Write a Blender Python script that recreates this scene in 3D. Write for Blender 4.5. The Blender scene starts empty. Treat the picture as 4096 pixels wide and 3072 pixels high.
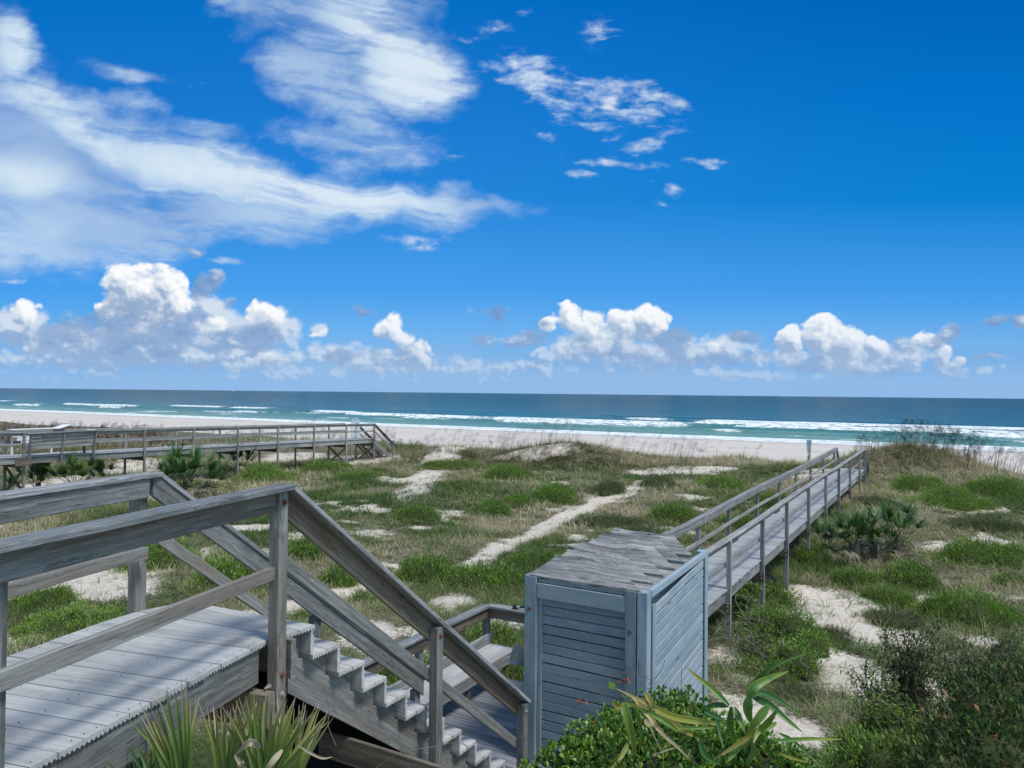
# ================================================================ sky backdrop: 50 km away, cloud field computed per vertex
def sky_colors(TX, TZ):
    """radiance (linear rgb) of the sky for tangent direction TX (right), TZ (up)"""
    PX = TX * F + 2048; PY = CY + 37 + 0.0103 * (PX - 2048) - TZ * F
    T = [np.random.default_rng(900 + i).random((256, 256)) for i in range(6)]
    def vn(x, y, k):
        t = T[k % 6]; xi = np.floor(x).astype(np.int64); yi = np.floor(y).astype(np.int64); fx = x - xi; fy = y - yi
        fx = fx * fx * fx * (fx * (fx * 6 - 15) + 10); fy = fy * fy * fy * (fy * (fy * 6 - 15) + 10); xi &= 255; yi &= 255; x1 = (xi + 1) & 255; y1 = (yi + 1) & 255
        return (t[xi, yi] * (1 - fx) + t[x1, yi] * fx) * (1 - fy) + (t[xi, y1] * (1 - fx) + t[x1, y1] * fx) * fy
    def fbm(x, y, k=0, o=6, r=.55, l=2.03):
        s = 0; a = 1; tt = 0
        for i in range(o):
            c, q = math.cos(i * .7), math.sin(i * .7)
            s = s + a * vn(x * c - y * q + 31.7 * i, x * q + y * c + 11.3 * i, k + i); tt += a; a *= r; x = x * l; y = y * l
        return s / tt
    def worley(x, y, k=0):
        t = T[k % 6]; t2 = T[(k + 3) % 6]; xi = np.floor(x).astype(np.int64); yi = np.floor(y).astype(np.int64); d = np.full(x.shape, 9.)
        for i in (-1, 0, 1):
            for j in (-1, 0, 1):
                a = (xi + i) & 255; b = (yi + j) & 255; dx = xi + i + t[a, b] - x; dy = yi + j + t2[a, b] - y; d = np.minimum(d, dx * dx + dy * dy)
        return np.sqrt(d)
    def S(v, a, b): t = np.clip((v - a) / (b - a), 0, 1); return t * t * (3 - 2 * t)
    def blob(L, x, y, soft=1.0):
        m = np.zeros_like(x)
        for (px, py, rx, ry, rot, w) in L:
            c, s_ = math.cos(math.radians(rot)), math.sin(math.radians(rot)); dx, dy = x - px, y - py
            r = np.sqrt(((dx * c + dy * s_) / rx) ** 2 + ((-dx * s_ + dy * c) / ry) ** 2); m = np.maximum(m, w * np.clip(1 - r, 0, 1) ** soft)
        return m
    lin = lambda c: np.array([((v / 255 + .055) / 1.055) ** 2.4 if v > 10 else v / 255 / 12.92 for v in c])
    def rampc(t, stops):
        ps = [p for p, _ in stops]; return np.stack([np.interp(t, ps, [lin(c)[i] for _, c in stops]) for i in range(3)], -1)
    left = rampc(PY, [(-400, (0, 88, 168)), (0, (4, 112, 198)), (400, (24, 120, 208)), (800, (38, 135, 220)), (1150, (72, 160, 238)), (1350, (104, 178, 240)), (1480, (122, 176, 228)), (1560, (140, 182, 232))])
    right = rampc(PY, [(-400, (0, 74, 158)), (0, (0, 100, 186)), (400, (2, 116, 202)), (800, (12, 130, 212)), (1150, (66, 156, 234)), (1350, (98, 172, 238)), (1480, (118, 174, 228)), (1560, (134, 178, 230))])
    f = S(PX, 1200, 4000)[..., None]; col = left * (1 - f) + right * f
    x, y = PX / 1000, PY / 1000
    # ---- high cloud sheet
    w1 = fbm(x * 2.2, y * 3.2, 0, 5) - .5; w2 = fbm(x * 2.2 + 9, y * 3.2 + 4, 1, 5) - .5
    X, Y = PX + 230 * w1, PY + 150 * w2
    A = [(1330, 20, 560, 300, 8, 1.25), (1600, 240, 330, 250, 40, 1.5), (1240, 250, 360, 200, 40, 1.15), (1700, 330, 180, 130, 0, 1.2), (1420, 420, 230, 150, 20, .75),
         (1500, 590, 460, 150, 8, .95), (1620, 640, 200, 100, 0, .95), (1250, 540, 260, 120, 0, .6),
         (-60, 200, 210, 260, -15, 1.3), (60, 420, 260, 260, 20, 1.2), (120, 640, 760, 420, 10, 1.8), (250, 900, 760, 280, 4, 1.6), (800, 700, 760, 170, 12, 1.7), (900, 850, 700, 170, 0, 1.4), (1450, 790, 620, 120, 8, 1.6), (1900, 835, 420, 62, 3, 1.25), (1700, 810, 420, 90, 6, 1.3), (560, 990, 520, 110, -4, 1.1), (100, 1030, 420, 70, 0, .9),
         (560, 420, 230, 90, 12, .8), (430, 275, 280, 50, 8, 1.0), (760, 500, 330, 70, 16, .7), (300, 350, 90, 40, 10, .6), (60, 110, 60, 30, 0, .6)]
    m = blob(A, X, Y, .8)
    n = fbm(x * 5.5, y * 9.5, 2, 8, .6); n2 = fbm(x * 2.1, y * 4.5, 3, 5)
    d = S(m + (n - .5) * 1.1 + (n2 - .5) * .5, .16, 1.0) * S(m, 0, .2)
    wisp = fbm(x * 3.2 + w1 * 1.5, y * 24 - x * 4 + w2 * 3, 4, 7, .62)
    d = np.clip(d * (1 - .5 * S(wisp, .42, .68) * (1 - S(m, .8, 1.5))), 0, 1)
    br = fbm(x * 2.6 + 5, y * 5.2 + 2, 1, 6, .55)
    core = blob([(820, 690, 520, 110, 14, 1), (1400, 790, 520, 90, 6, 1.), (420, 560, 420, 80, 25, .9), (150, 690, 260, 110, 0, .7), (1640, 260, 230, 200, 40, 1.0), (1500, 60, 260, 140, 10, .8), (1650, 640, 160, 80, 0, .6), (620, 680, 140, 70, 30, .8), (20, 180, 120, 130, 0, .9), (120, 420, 200, 90, 20, .8)], X, Y, .7)
    shade = blob([(1180, 110, 280, 170, 20, 1.1), (260, 640, 420, 110, 12, .9), (60, 480, 150, 60, 0, .8), (620, 850, 300, 120, 10, .8), (1100, 130, 200, 140, 0, .8), (520, 960, 420, 90, 0, .6), (1460, 560, 260, 80, 0, .4)], X, Y, .7)
    L = np.clip(.52 + .55 * core - .42 * shade + (br - .5) * .7 + (n - .5) * .12, 0, 1)
    hc = rampc(L, [(0, (150, 178, 218)), (.3, (172, 198, 230)), (.55, (192, 215, 238)), (.8, (208, 228, 243)), (1, (224, 238, 248))])
    a = (d * .92 * (.80 + .2 * S(core, 0, .5)))[..., None]; col = col * (1 - a) + hc * a
    # ---- wisps at right
    B = [(2110, 300, 330, 120, 18, 1.05), (2200, 400, 330, 70, 22, 1.1), (2450, 420, 400, 150, 6, 1.05), (2600, 380, 260, 80, 10, .8), (2420, 500, 180, 80, 10, .8), (2560, 580, 230, 60, -22, 1.0), (2420, 645, 300, 36, 4, 1.1), (2320, 690, 110, 25, 0, .9), (2830, 642, 130, 26, 4, 1.0), (2680, 740, 60, 90, -10, .7), (2600, 718, 40, 20, 0, .6), (2150, 520, 140, 40, 22, .8), (2400, 140, 110, 110, 30, .62), (2080, 40, 70, 40, 10, .6), (1840, 140, 90, 30, 0, .6), (1960, 100, 150, 70, 0, .5), (2000, 30, 120, 50, 0, .45), (2630, 810, 60, 20, 10, .6),
         (1700, 955, 220, 55, 0, .75), (1690, 985, 160, 26, 0, .65), (910, 1055, 110, 26, 6, .8), (60, 1113, 150, 16, 0, .85), (640, 1040, 90, 9, 6, .8), (1050, 985, 70, 8, 0, .5), (1440, 1040, 60, 8, 0, .5), (720, 310, 150, 30, 12, .55), (240, 350, 70, 24, 12, .55), (1820, 630, 50, 10, 8, .6), (3550, 1340, 60, 8, 0, .3)]
    wX, wY = PX + 80 * (w1 + w2), PY + 60 * w2
    m = blob(B, wX, wY, .75); th = fbm(x * 6 + w2, y * 34 - x * 4 + w1 * 5, 5, 7, .64); th2 = fbm(x * 14, y * 22, 3, 6, .62)
    d = S(m + (th - .5) * 1.5 + (th2 - .5) * 1.1, .34, 1.35) * S(m, 0.05, .5)
    L = np.clip(.45 + (m - .6) * .5 + (th2 - .5) * 1.2, 0, 1); hc = rampc(L, [(0, (140, 180, 225)), (.5, (184, 208, 236)), (1, (228, 238, 248))])
    a = (d * .88)[..., None]; col = col * (1 - a) + hc * a
    PX0, PY0 = PX, PY
    # ---- distant low haze band and small cloudlets
    hz = S(PY, 1330, 1500) * (1 - .6 * S(PY, 1505, 1560)) * S(fbm(x * 1.3, y * 9, 2, 5), .36, .62)
    col = col * (1 - .42 * hz[..., None]) + lin((172, 196, 226)) * .42 * hz[..., None]
    def cumulus(col, L_, sc, lo, seed, top=(252, 253, 253), body=(188, 203, 222), dark=(140, 163, 196), amp=1.0, op=1.0, contrast=1.0, edge=(.30, .46), flat=None, soft=False, lowd=.25):
        full, sel = col, (PY0 > 930) & (PY0 < 1600)
        PX, PY, col = PX0[sel], PY0[sel], full[sel]
        def field(PXo, PYo, o=7):
            xx, yy = PXo / 1000 * sc, PYo / 1000 * sc
            wa = fbm(xx * 1.1 + seed, yy * 1.1, seed, 3) - .5; wb = fbm(xx * 1.1 + 5, yy * 1.1 + seed, seed + 1, 3) - .5
            m = blob(L_, PXo + 60 * wa, PYo + 50 * wb, .75)
            gate = S(m, .0, .22)
            if soft: return (m + amp * (fbm(xx * 1.3, yy * 1.7, seed + 2, o, .6) - .5) * 1.15) * gate
            wl = 1 - worley(xx * 1.7 + wa * .8, yy * 1.7 + wb * .8, seed); wl2 = 1 - worley(xx * 3.9 + wb, yy * 3.9 + wa, seed + 2); wl3 = 1 - worley(xx * 8.6, yy * 8.6, seed + 1)
            nn = fbm(xx * 1.6, yy * 1.9, seed + 2, o, .58)
            return (m + amp * ((wl - .5) * .30 + (wl2 - .5) * .17 + (wl3 - .5) * .05 + (nn - .5) * 1.0)) * gate
        f0 = field(PX, PY); d = S(f0, *edge)
        occ = 0; f0s = f0 if soft else field(PX, PY, 2)
        for i, st in enumerate((9, 20, 42, 80)):
            fi = field(PX + st * .55, PY - st * .85, 4); occ = occ + np.clip(fi - f0s * .55 - .12, 0, 1.2) * (.42, .32, .30, .26)[i]
        slope = np.clip((f0 - field(PX + 7, PY - 9)) * 2.6, -.5, .6)
        if soft: L = np.clip(.30 + (fbm(PX / 90, PY / 60, 2, 4) - .5) * .9 + .25 * np.clip(slope, -1, 1), 0, 1)
        else: L = np.clip(1.06 - occ * 1.5 * contrast + slope * .45 - lowd * S(PY, 1330, 1470), 0, 1)
        if flat is not None: L = L * (1 - flat(PX, PY))
        c = rampc(L, [(0, dark), (.40, body), (.72, (225, 232, 240)), (1, top)])
        a = (d * op)[..., None]; full = full.copy(); full[sel] = col * (1 - a) + c * a; return full
    small = [(1150, 1480, 160, 40, 0, .8), (1330, 1490, 100, 30, 0, .8), (1750, 1470, 260, 60, 0, .8), (2100, 1480, 300, 50, 0, .75), (1500, 1480, 200, 40, 0, .6), (2200, 1440, 120, 50, 0, .7), (3000, 1500, 400, 35, 0, .7), (400, 1500, 800, 30, 0, .5), (3900, 1480, 200, 40, 0, .6), (1800, 1520, 400, 20, 0, .5), (3200, 1450, 500, 50, 0, .55), (120, 1420, 200, 60, 0, .7)]
    col = cumulus(col, small, 9, 0, 3, (215, 228, 242), (160, 184, 216), (132, 164, 206), 1.2, .7, 1., (.3, .7))
    mid = [(60, 1310, 170, 120, 0, 1.2), (230, 1360, 260, 110, 0, 1.2), (560, 1390, 420, 120, 0, 1.5), (400, 1440, 520, 60, 0, 1.1), (900, 1330, 200, 120, 0, 1.2), (1060, 1290, 130, 95, 15, 1.2), (1130, 1330, 110, 90, 0, 1.1), (950, 1430, 320, 70, 0, 1.3), (840, 1250, 120, 90, 0, 1.), (1270, 1330, 60, 40, 0, .95), (1340, 1400, 170, 60, 0, .9), (1480, 1440, 130, 60, 0, .9),
           (2600, 1420, 420, 90, 0, 1.1), (2360, 1400, 200, 100, 0, 1.), (2900, 1390, 220, 80, 0, 1.0), (3050, 1430, 260, 60, 0, .9), (3440, 1420, 200, 80, 0, 1.0), (3600, 1440, 200, 60, 0, .8)]
    col = cumulus(col, mid, 6.5, 0, 1, (220, 229, 240), (176, 195, 220), (146, 170, 206), 1.3, .88, 1.1, (.25, .80))
    main = [(560, 1190, 190, 150, 0, 1.6), (650, 1150, 120, 110, 0, 1.3), (470, 1120, 110, 90, 0, 1.2), (680, 1210, 110, 120, 0, 1.3), (440, 1200, 90, 110, 0, 1.1), (90, 1250, 80, 60, 0, 1.0), (850, 1300, 90, 60, 0, 1.0), (1060, 1250, 110, 60, 10, .9),
            (1550, 1305, 70, 60, -20, 1.25), (1600, 1360, 60, 50, 0, 1.0), (1650, 1420, 110, 70, 0, 1.2), (1270, 1325, 45, 30, 0, .8),
            (2280, 1275, 95, 75, 10, 1.25), (2350, 1320, 110, 90, 0, 1.2), (2190, 1290, 60, 35, 0, .9), (2500, 1300, 110, 80, 0, 1.3), (2600, 1290, 90, 85, 0, 1.5), (2430, 1350, 130, 100, 0, 1.2), (2860, 1410, 60, 60, 0, .8),
            (3150, 1370, 80, 80, 0, 1.3), (3280, 1350, 110, 100, 0, 1.5), (3370, 1390, 130, 100, 0, 1.4), (3420, 1450, 130, 70, 0, 1.2), (3510, 1385, 60, 50, 0, 1.1), (3300, 1440, 120, 70, 0, 1.1), (3700, 1370, 80, 60, 0, .95), (3760, 1420, 70, 70, -20, 1.15), (3820, 1470, 60, 50, 0, 1.1), (1000, 1450, 130, 50, 0, .8)]
    col = cumulus(col, main, 7.5, 0, 2, (253, 254, 254), (206, 218, 231), (156, 178, 208), 1.05, .97, 1.0, (.30, .62), None, False, .62)
    fr = [(660, 1250, 90, 60, 0, .8), (470, 1260, 120, 80, -10, 1.1), (560, 1320, 300, 100, 0, 1.5), (330, 1330, 260, 70, 0, 1.1), (900, 1370, 260, 60, 0, 1.1), (1550, 1450, 160, 50, 0, 1.1), (1600, 1400, 60, 30, 0, .8), (2500, 1410, 200, 50, 0, 1.1), (2700, 1380, 160, 60, 0, 1.1), (2350, 1360, 90, 40, 0, .9), (2850, 1430, 300, 50, 0, 1.1), (3260, 1450, 160, 50, 0, 1.0), (740, 1290, 120, 60, 0, .7), (1010, 1340, 150, 70, 0, .9), (300, 1310, 130, 70, 0, .9), (820, 1150, 70, 100, 30, .9), (860, 1110, 50, 40, 0, .9), (760, 1000, 80, 30, -10, .8), (910, 1215, 50, 40, 0, .7), (1450, 1245, 110, 35, 0, .9), (2000, 1255, 75, 50, 10, 1.0), (1960, 1250, 110, 40, 0, .7), (2080, 1350, 260, 40, 0, .9), (2200, 1300, 90, 35, 0, .9), (2980, 1360, 80, 40, 0, .8),
          (3620, 1390, 120, 60, 0, 1.2), (3780, 1340, 100, 50, -20, 1.2), (3560, 1420, 100, 40, 0, .8), (3990, 1290, 100, 30, -10, 1.0), (4080, 1290, 60, 40, 0, .9), (3970, 1435, 110, 18, 0, .9), (3350, 1400, 60, 20, 0, .6), (3470, 1480, 160, 40, 0, .9), (1680, 870, 90, 60, 0, .7), (700, 1400, 300, 40, 0, .7), (1380, 1420, 120, 40, 0, .7)]
    col = cumulus(col, fr, 8, 0, 0, (170, 192, 218), (144, 170, 206), (116, 148, 194), 1.3, .85, .8, (.22, .75), None, True)
    hz = (.24 * S(PY, 1200, 1400) + .46 * S(PY, 1400, 1545))[..., None]
    return col * (1 - hz) + lin((148, 188, 232)) * hz
import bpy, math, random
import numpy as np
from mathutils import Vector, Matrix
random.seed(7); rng = np.random.default_rng(7)
S = bpy.context.scene
COL = S.collection
# ---------------------------------------------------------------- camera
CZ = 6.6                      # eye height above sea level
F, CX, CY = 2900.0, 2048.0, 1536.0
_p = math.atan(37 / F); _a = math.atan(0.0103)
FW = np.array([0, math.cos(_p), math.sin(_p)]); _u0 = np.array([0, -math.sin(_p), math.cos(_p)]); _r0 = np.array([1., 0, 0])
RT = math.cos(_a) * _r0 + math.sin(_a) * _u0; UP = -math.sin(_a) * _r0 + math.cos(_a) * _u0
cd = bpy.data.cameras.new('camera'); cam = bpy.data.objects.new('camera', cd); COL.objects.link(cam)
cd.sensor_width = 36.0; cd.lens = 36.0 * F / 4096.0; cd.clip_start = 0.05; cd.clip_end = 60000
M = Matrix(((RT[0], UP[0], -FW[0], 0), (RT[1], UP[1], -FW[1], 0), (RT[2], UP[2], -FW[2], CZ), (0, 0, 0, 1)))
cam.matrix_world = M
S.camera = cam
# ---------------------------------------------------------------- sun, exposure
SUN_EL, SUN_AZ = 60.0, 128.0   # degrees; azimuth clockwise from +Y
EXPO = 0.52
sd = bpy.data.lights.new('sun', 'SUN'); sun = bpy.data.objects.new('sun', sd); COL.objects.link(sun)
sd.energy = 2.35; sd.angle = math.radians(13.0); sd.color = (1.0, 0.955, 0.88)
_e, _z = math.radians(SUN_EL), math.radians(SUN_AZ)
sdir = Vector((math.sin(_z) * math.cos(_e), math.cos(_z) * math.cos(_e), math.sin(_e)))
sun.rotation_euler = sdir.to_track_quat('Z', 'Y').to_euler(); sun.location = (20, -20, 40)
S.view_settings.view_transform = 'Standard'; S.view_settings.look = 'None'
S.view_settings.gamma = 1.0; S.view_settings.exposure = EXPO; S.view_settings.use_curve_mapping = False
S.render.engine = 'CYCLES'
S.cycles.max_bounces = 6; S.cycles.diffuse_bounces = 3; S.cycles.transparent_max_bounces = 6
# ---------------------------------------------------------------- node helper
class NG:
    def __init__(s, tree): s.t = tree; tree.nodes.clear()
    def n(s, typ, **kw):
        nd = s.t.nodes.new(typ)
        for k, v in kw.items(): setattr(nd, k, v)
        return nd
    def l(s, a, b): s.t.links.new(a, b)
    def put(s, v, sock):
        if isinstance(v, bpy.types.NodeSocket): s.l(v, sock)
        elif v is not None: sock.default_value = v
    def m(s, op, a, b=None, c=None, clamp=False):
        nd = s.n('ShaderNodeMath', operation=op, use_clamp=clamp)
        s.put(a, nd.inputs[0]); s.put(b, nd.inputs[1]); s.put(c, nd.inputs[2]); return nd.outputs[0]
    def vm(s, op, a, b=None):
        nd = s.n('ShaderNodeVectorMath', operation=op); s.put(a, nd.inputs[0])
        if b is not None: s.put(b, nd.inputs[1])
        return nd.outputs['Value' if op in ('LENGTH', 'DOT_PRODUCT', 'DISTANCE') else 'Vector']
    def comb(s, x, y, z=0.0):
        nd = s.n('ShaderNodeCombineXYZ'); s.put(x, nd.inputs[0]); s.put(y, nd.inputs[1]); s.put(z, nd.inputs[2]); return nd.outputs[0]
    def sep(s, v):
        nd = s.n('ShaderNodeSeparateXYZ'); s.l(v, nd.inputs[0]); return nd.outputs
    def noise(s, v, scale, detail=3.0, rough=0.5, dist=0.0, dim='3D', out=0):
        nd = s.n('ShaderNodeTexNoise', noise_dimensions=dim); s.put(v, nd.inputs['Vector'])
        nd.inputs['Scale'].default_value = scale; nd.inputs['Detail'].default_value = detail
        nd.inputs['Roughness'].default_value = rough; nd.inputs['Distortion'].default_value = dist
        return nd.outputs[out]
    def voro(s, v, scale, feature='F1', out='Distance', rnd=1.0):
        nd = s.n('ShaderNodeTexVoronoi', feature=feature); s.put(v, nd.inputs['Vector']); nd.inputs['Scale'].default_value = scale
        nd.inputs['Randomness'].default_value = rnd
        return nd.outputs[out]
    def ss(s, v, a, b):
        nd = s.n('ShaderNodeMapRange', interpolation_type='SMOOTHSTEP'); s.put(v, nd.inputs[0])
        s.put(a, nd.inputs[1]); s.put(b, nd.inputs[2]); return nd.outputs[0]
    def mapr(s, v, a, b, c=0.0, d=1.0):
        nd = s.n('ShaderNodeMapRange'); s.put(v, nd.inputs[0])
        for i, q in enumerate((a, b, c, d)): s.put(q, nd.inputs[1 + i])
        return nd.outputs[0]
    def mix(s, f, a, b, blend='MIX'):
        nd = s.n('ShaderNodeMix', data_type='RGBA', blend_type=blend); s.put(f, nd.inputs[0])
        for v, i in ((a, 6), (b, 7)):
            if isinstance(v, tuple): v = v if len(v) == 4 else v + (1,)
            s.put(v, nd.inputs[i])
        return nd.outputs[2]
    def ramp(s, f, stops, interp='LINEAR'):
        nd = s.n('ShaderNodeValToRGB'); cr = nd.color_ramp; cr.interpolation = interp
        while len(cr.elements) < len(stops): cr.elements.new(0.5)
        for e, (p, c) in zip(cr.elements, stops):
            e.position = p; e.color = (c if isinstance(c, tuple) else (c, c, c)) + (1,) if not (isinstance(c, tuple) and len(c) == 4) else c
        s.put(f, nd.inputs[0]); return nd.outputs[0]
    def mapping(s, v, loc=(0, 0, 0), rot=(0, 0, 0), sc=(1, 1, 1), typ='POINT'):
        nd = s.n('ShaderNodeMapping', vector_type=typ); s.put(v, nd.inputs[0])
        nd.inputs[1].default_value = loc; nd.inputs[2].default_value = rot; nd.inputs[3].default_value = sc
        return nd.outputs[0]
# ---------------------------------------------------------------- world: Nishita sky with procedural clouds
W = bpy.data.worlds.new('World'); S.world = W; W.use_nodes = True
g = NG(W.node_tree)
tc = g.n('ShaderNodeTexCoord').outputs['Generated']
dn = g.vm('NORMALIZE', tc)
x, y, z = g.sep(dn)
sky = g.n('ShaderNodeTexSky', sky_type='NISHITA', sun_disc=False)
sky.sun_elevation = math.radians(SUN_EL); sky.sun_rotation = math.radians(SUN_AZ)
sky.altitude = 0.0; sky.air_density = 1.0; sky.dust_density = 0.6; sky.ozone_density = 1.5
SKY_STR = 0.145
el = g.m('DIVIDE', g.m('ARCSINE', z), math.pi / 2)
tint = g.ramp(el, [(0.0, (0.82, 0.90, 0.88)), (0.12, (0.78, .90, .95)), (0.34, (0.76, 0.88, .90)), (1.0, (.84, .91, .86))])
skc = g.mix(1.0, sky.outputs[0], tint, 'MULTIPLY')
bg = g.n('ShaderNodeBackground'); g.l(skc, bg.inputs[0]); bg.inputs[1].default_value = SKY_STR
wo_ = g.n('ShaderNodeOutputWorld'); g.l(bg.outputs[0], wo_.inputs[0])
# ================================================================ geometry helpers
def ray(x, y): return FW + RT * (x - CX) / F - UP * (y - CY) / F
def P(x, y, h):
    """world point seen at photo pixel (x, y) that lies h metres below the eye"""
    d = ray(x, y); t = -h / d[2]; v = d * t; return Vector((v[0], v[1], v[2] + CZ))
def on_line(a, b, x):
    """parameter along plan line a->b at which it crosses photo column x"""
    k = (x - CX) / F
    return (k * a[1] - a[0]) / ((b[0] - a[0]) - k * (b[1] - a[1]))
def zh(h): return CZ - h
def tag(o, label=None, cat=None, group=None, kind=None):
    if label: o['label'] = label
    if cat: o['category'] = cat
    if group: o['group'] = group
    if kind: o['kind'] = kind
    return o
def empty(name, loc=(0, 0, 0), rz=0.0, label=None, cat=None, group=None):
    o = bpy.data.objects.new(name, None); COL.objects.link(o); o.location = loc; o.rotation_euler = (0, 0, rz)
    o.empty_display_size = 0.2
    return tag(o, label, cat, group)
def copy_tree(o, parent=None, loc=None, rz=None, sc=None):
    c = o.copy(); COL.objects.link(c); c.parent = parent
    if loc is not None: c.location = loc
    if rz is not None: c.rotation_euler = (0, 0, rz)
    if sc is not None: c.scale = sc if hasattr(sc, '__len__') else (sc, sc, sc)
    for ch in list(o.children): copy_tree(ch, c)
    return c
def npmesh(name, V, Fs, mat, parent=None, attrs=None, smooth=False, loc=None):
    """V (n,3) array, Fs list of arrays (each (m,k)); attrs: {name: (kind, array)} on points"""
    me = bpy.data.meshes.new(name)
    V = np.asarray(V, np.float32); me.vertices.add(len(V)); me.vertices.foreach_set('co', V.ravel())
    li, ls, cnt = [], [], 0
    for f in Fs:
        f = np.asarray(f, np.int32)
        if len(f) == 0: continue
        k = f.shape[1]; li.append(f.ravel()); ls.append(cnt + np.arange(len(f)) * k); cnt += f.size
    li = np.concatenate(li); ls = np.concatenate(ls)
    me.loops.add(len(li)); me.loops.foreach_set('vertex_index', li)
    me.polygons.add(len(ls)); me.polygons.foreach_set('loop_start', ls.astype(np.int32))
    if smooth: me.polygons.foreach_set('use_smooth', np.ones(len(ls), bool))
    me.update(calc_edges=True)
    for an, (kd, arr) in (attrs or {}).items():
        at = me.attributes.new(an, kd, 'POINT')
        at.data.foreach_set('vector' if kd == 'FLOAT_VECTOR' else 'value', np.asarray(arr, np.float32).ravel())
    me.materials.append(mat)
    o = bpy.data.objects.new(name, me); COL.objects.link(o)
    if parent is not None: o.parent = parent
    if loc is not None: o.location = loc
    return o
def rectprof(w, h, c=0.004):
    """chamfered rectangle, centred; w across, h up"""
    a, b = w / 2, h / 2
    return [(-a, -b + c), (-a + c, -b), (a - c, -b), (a, -b + c), (a, b - c), (a - c, b), (-a + c, b), (-a, b - c)]
def grooved(w, t, n=5):
    """flat-topped board with grooved underside; w across, t thick, top at 0"""
    pts = [(-w / 2, 0), (-w / 2, -t)]; p = (w - 0.006) / n; x0 = -w / 2 + 0.003
    for i in range(n):
        a = x0 + i * p; d = t * 0.36
        pts += [(a + p * .22, -t), (a + p * .34, -t + d * .8), (a + p * .5, -t + d), (a + p * .66, -t + d * .8), (a + p * .78, -t)]
    pts += [(w / 2, -t), (w / 2, 0)]
    return pts
class MB:
    def __init__(s): s.v = []; s.f = []; s.gc = []; s.tn = []
    def sweep(s, prof, pts, up=(0, 0, 1), tint=None, wob=0.0, sub=0, caps=True, endcut=None, scale=None):
        """profile [(across, up)] swept along pts, mitred at the corners"""
        pts = [Vector(p) for p in pts]
        if sub:
            q = []
            for a, b in zip(pts[:-1], pts[1:]):
                q += [a.lerp(b, i / (sub + 1)) for i in range(sub + 1)]
            pts = q + [pts[-1]]
        n = len(pts); k = len(prof); base = len(s.v)
        off = Vector((random.uniform(0, 50), random.uniform(0, 50), random.uniform(0, 50))); t = random.random() if tint is None else tint
        up = Vector(up); L = 0.0; dirs = [(pts[i + 1] - pts[i]).normalized() for i in range(n - 1)]
        for i in range(n):
            d0 = dirs[max(i - 1, 0)]; d1 = dirs[min(i, n - 2)]
            d = d0 if i > 0 else d1
            side = d.cross(up).normalized(); u = side.cross(d).normalized()
            nrm = (d0 + d1).normalized()
            if endcut and i == 0 and endcut[0] is not None: nrm = Vector(endcut[0])
            if endcut and i == n - 1 and endcut[1] is not None: nrm = Vector(endcut[1])
            if i: L += (pts[i] - pts[i - 1]).length
            w = Vector((random.gauss(0, 1), random.gauss(0, 1), random.gauss(0, 1))) * wob if 0 < i < n - 1 or wob < 0 else Vector((0, 0, 0))
            sc = 1.0 if scale is None else scale[i] if hasattr(scale, '__len__') else scale
            for (a, b) in prof:
                r = side * a * sc + u * b * sc
                dn_ = d.dot(nrm)
                r = r - d * (r.dot(nrm) / dn_) if abs(dn_) > .2 else r
                s.v.append(pts[i] + r + w); s.gc.append(Vector((L, a, b)) + off); s.tn.append(t)
        for i in range(n - 1):
            for j in range(k):
                a = base + i * k + j; b = base + i * k + (j + 1) % k
                s.f.append((b, a, a + k, b + k))
        if caps:
            s.f.append(tuple(base + j for j in range(k))); s.f.append(tuple(base + (n - 1) * k + j for j in reversed(range(k))))
        return s
    def beam(s, p0, p1, w, h, up=(0, 0, 1), c=0.004, **kw):
        return s.sweep(rectprof(w, h, c), [p0, p1], up, **kw)
    def loft(s, prof0, prof1, tint=None):
        """two equal-length world-space loops"""
        k = len(prof0); base = len(s.v); off = Vector((random.uniform(0, 50), random.uniform(0, 50), random.uniform(0, 50))); t = random.random() if tint is None else tint
        L = (Vector(prof1[0]) - Vector(prof0[0])).length
        for i, pr in enumerate((prof0, prof1)):
            o = Vector(prof0[0]) if i == 0 else Vector(prof1[0])
            for p in pr:
                d = Vector(p) - o
                s.v.append(Vector(p)); s.gc.append(Vector((L * i, math.hypot(d.x, d.y), d.z)) + off); s.tn.append(t)
        for j in range(k):
            a = base + j; b = base + (j + 1) % k; s.f.append((b, a, a + k, b + k))
        s.f.append(tuple(base + j for j in range(k))); s.f.append(tuple(base + k + j for j in reversed(range(k))))
        return s
    def build(s, name, mat, parent=None, smooth=False, loc=None):
        me = bpy.data.meshes.new(name); me.from_pydata([tuple(v) for v in s.v], [], s.f)
        at = me.attributes.new('gc', 'FLOAT_VECTOR', 'POINT'); at.data.foreach_set('vector', np.array([tuple(v) for v in s.gc], np.float32).ravel())
        at = me.attributes.new('tn', 'FLOAT', 'POINT'); at.data.foreach_set('value', np.array(s.tn, np.float32))
        me.materials.append(mat)
        if smooth: me.polygons.foreach_set('use_smooth', np.ones(len(me.polygons), bool))
        me.update()
        import bmesh as _b
        bm = _b.new(); bm.from_mesh(me); _b.ops.recalc_face_normals(bm, faces=bm.faces); bm.to_mesh(me); bm.free()
        o = bpy.data.objects.new(name, me); COL.objects.link(o)
        if parent is not None: o.parent = parent
        if loc is not None: o.location = loc
        return o
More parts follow.
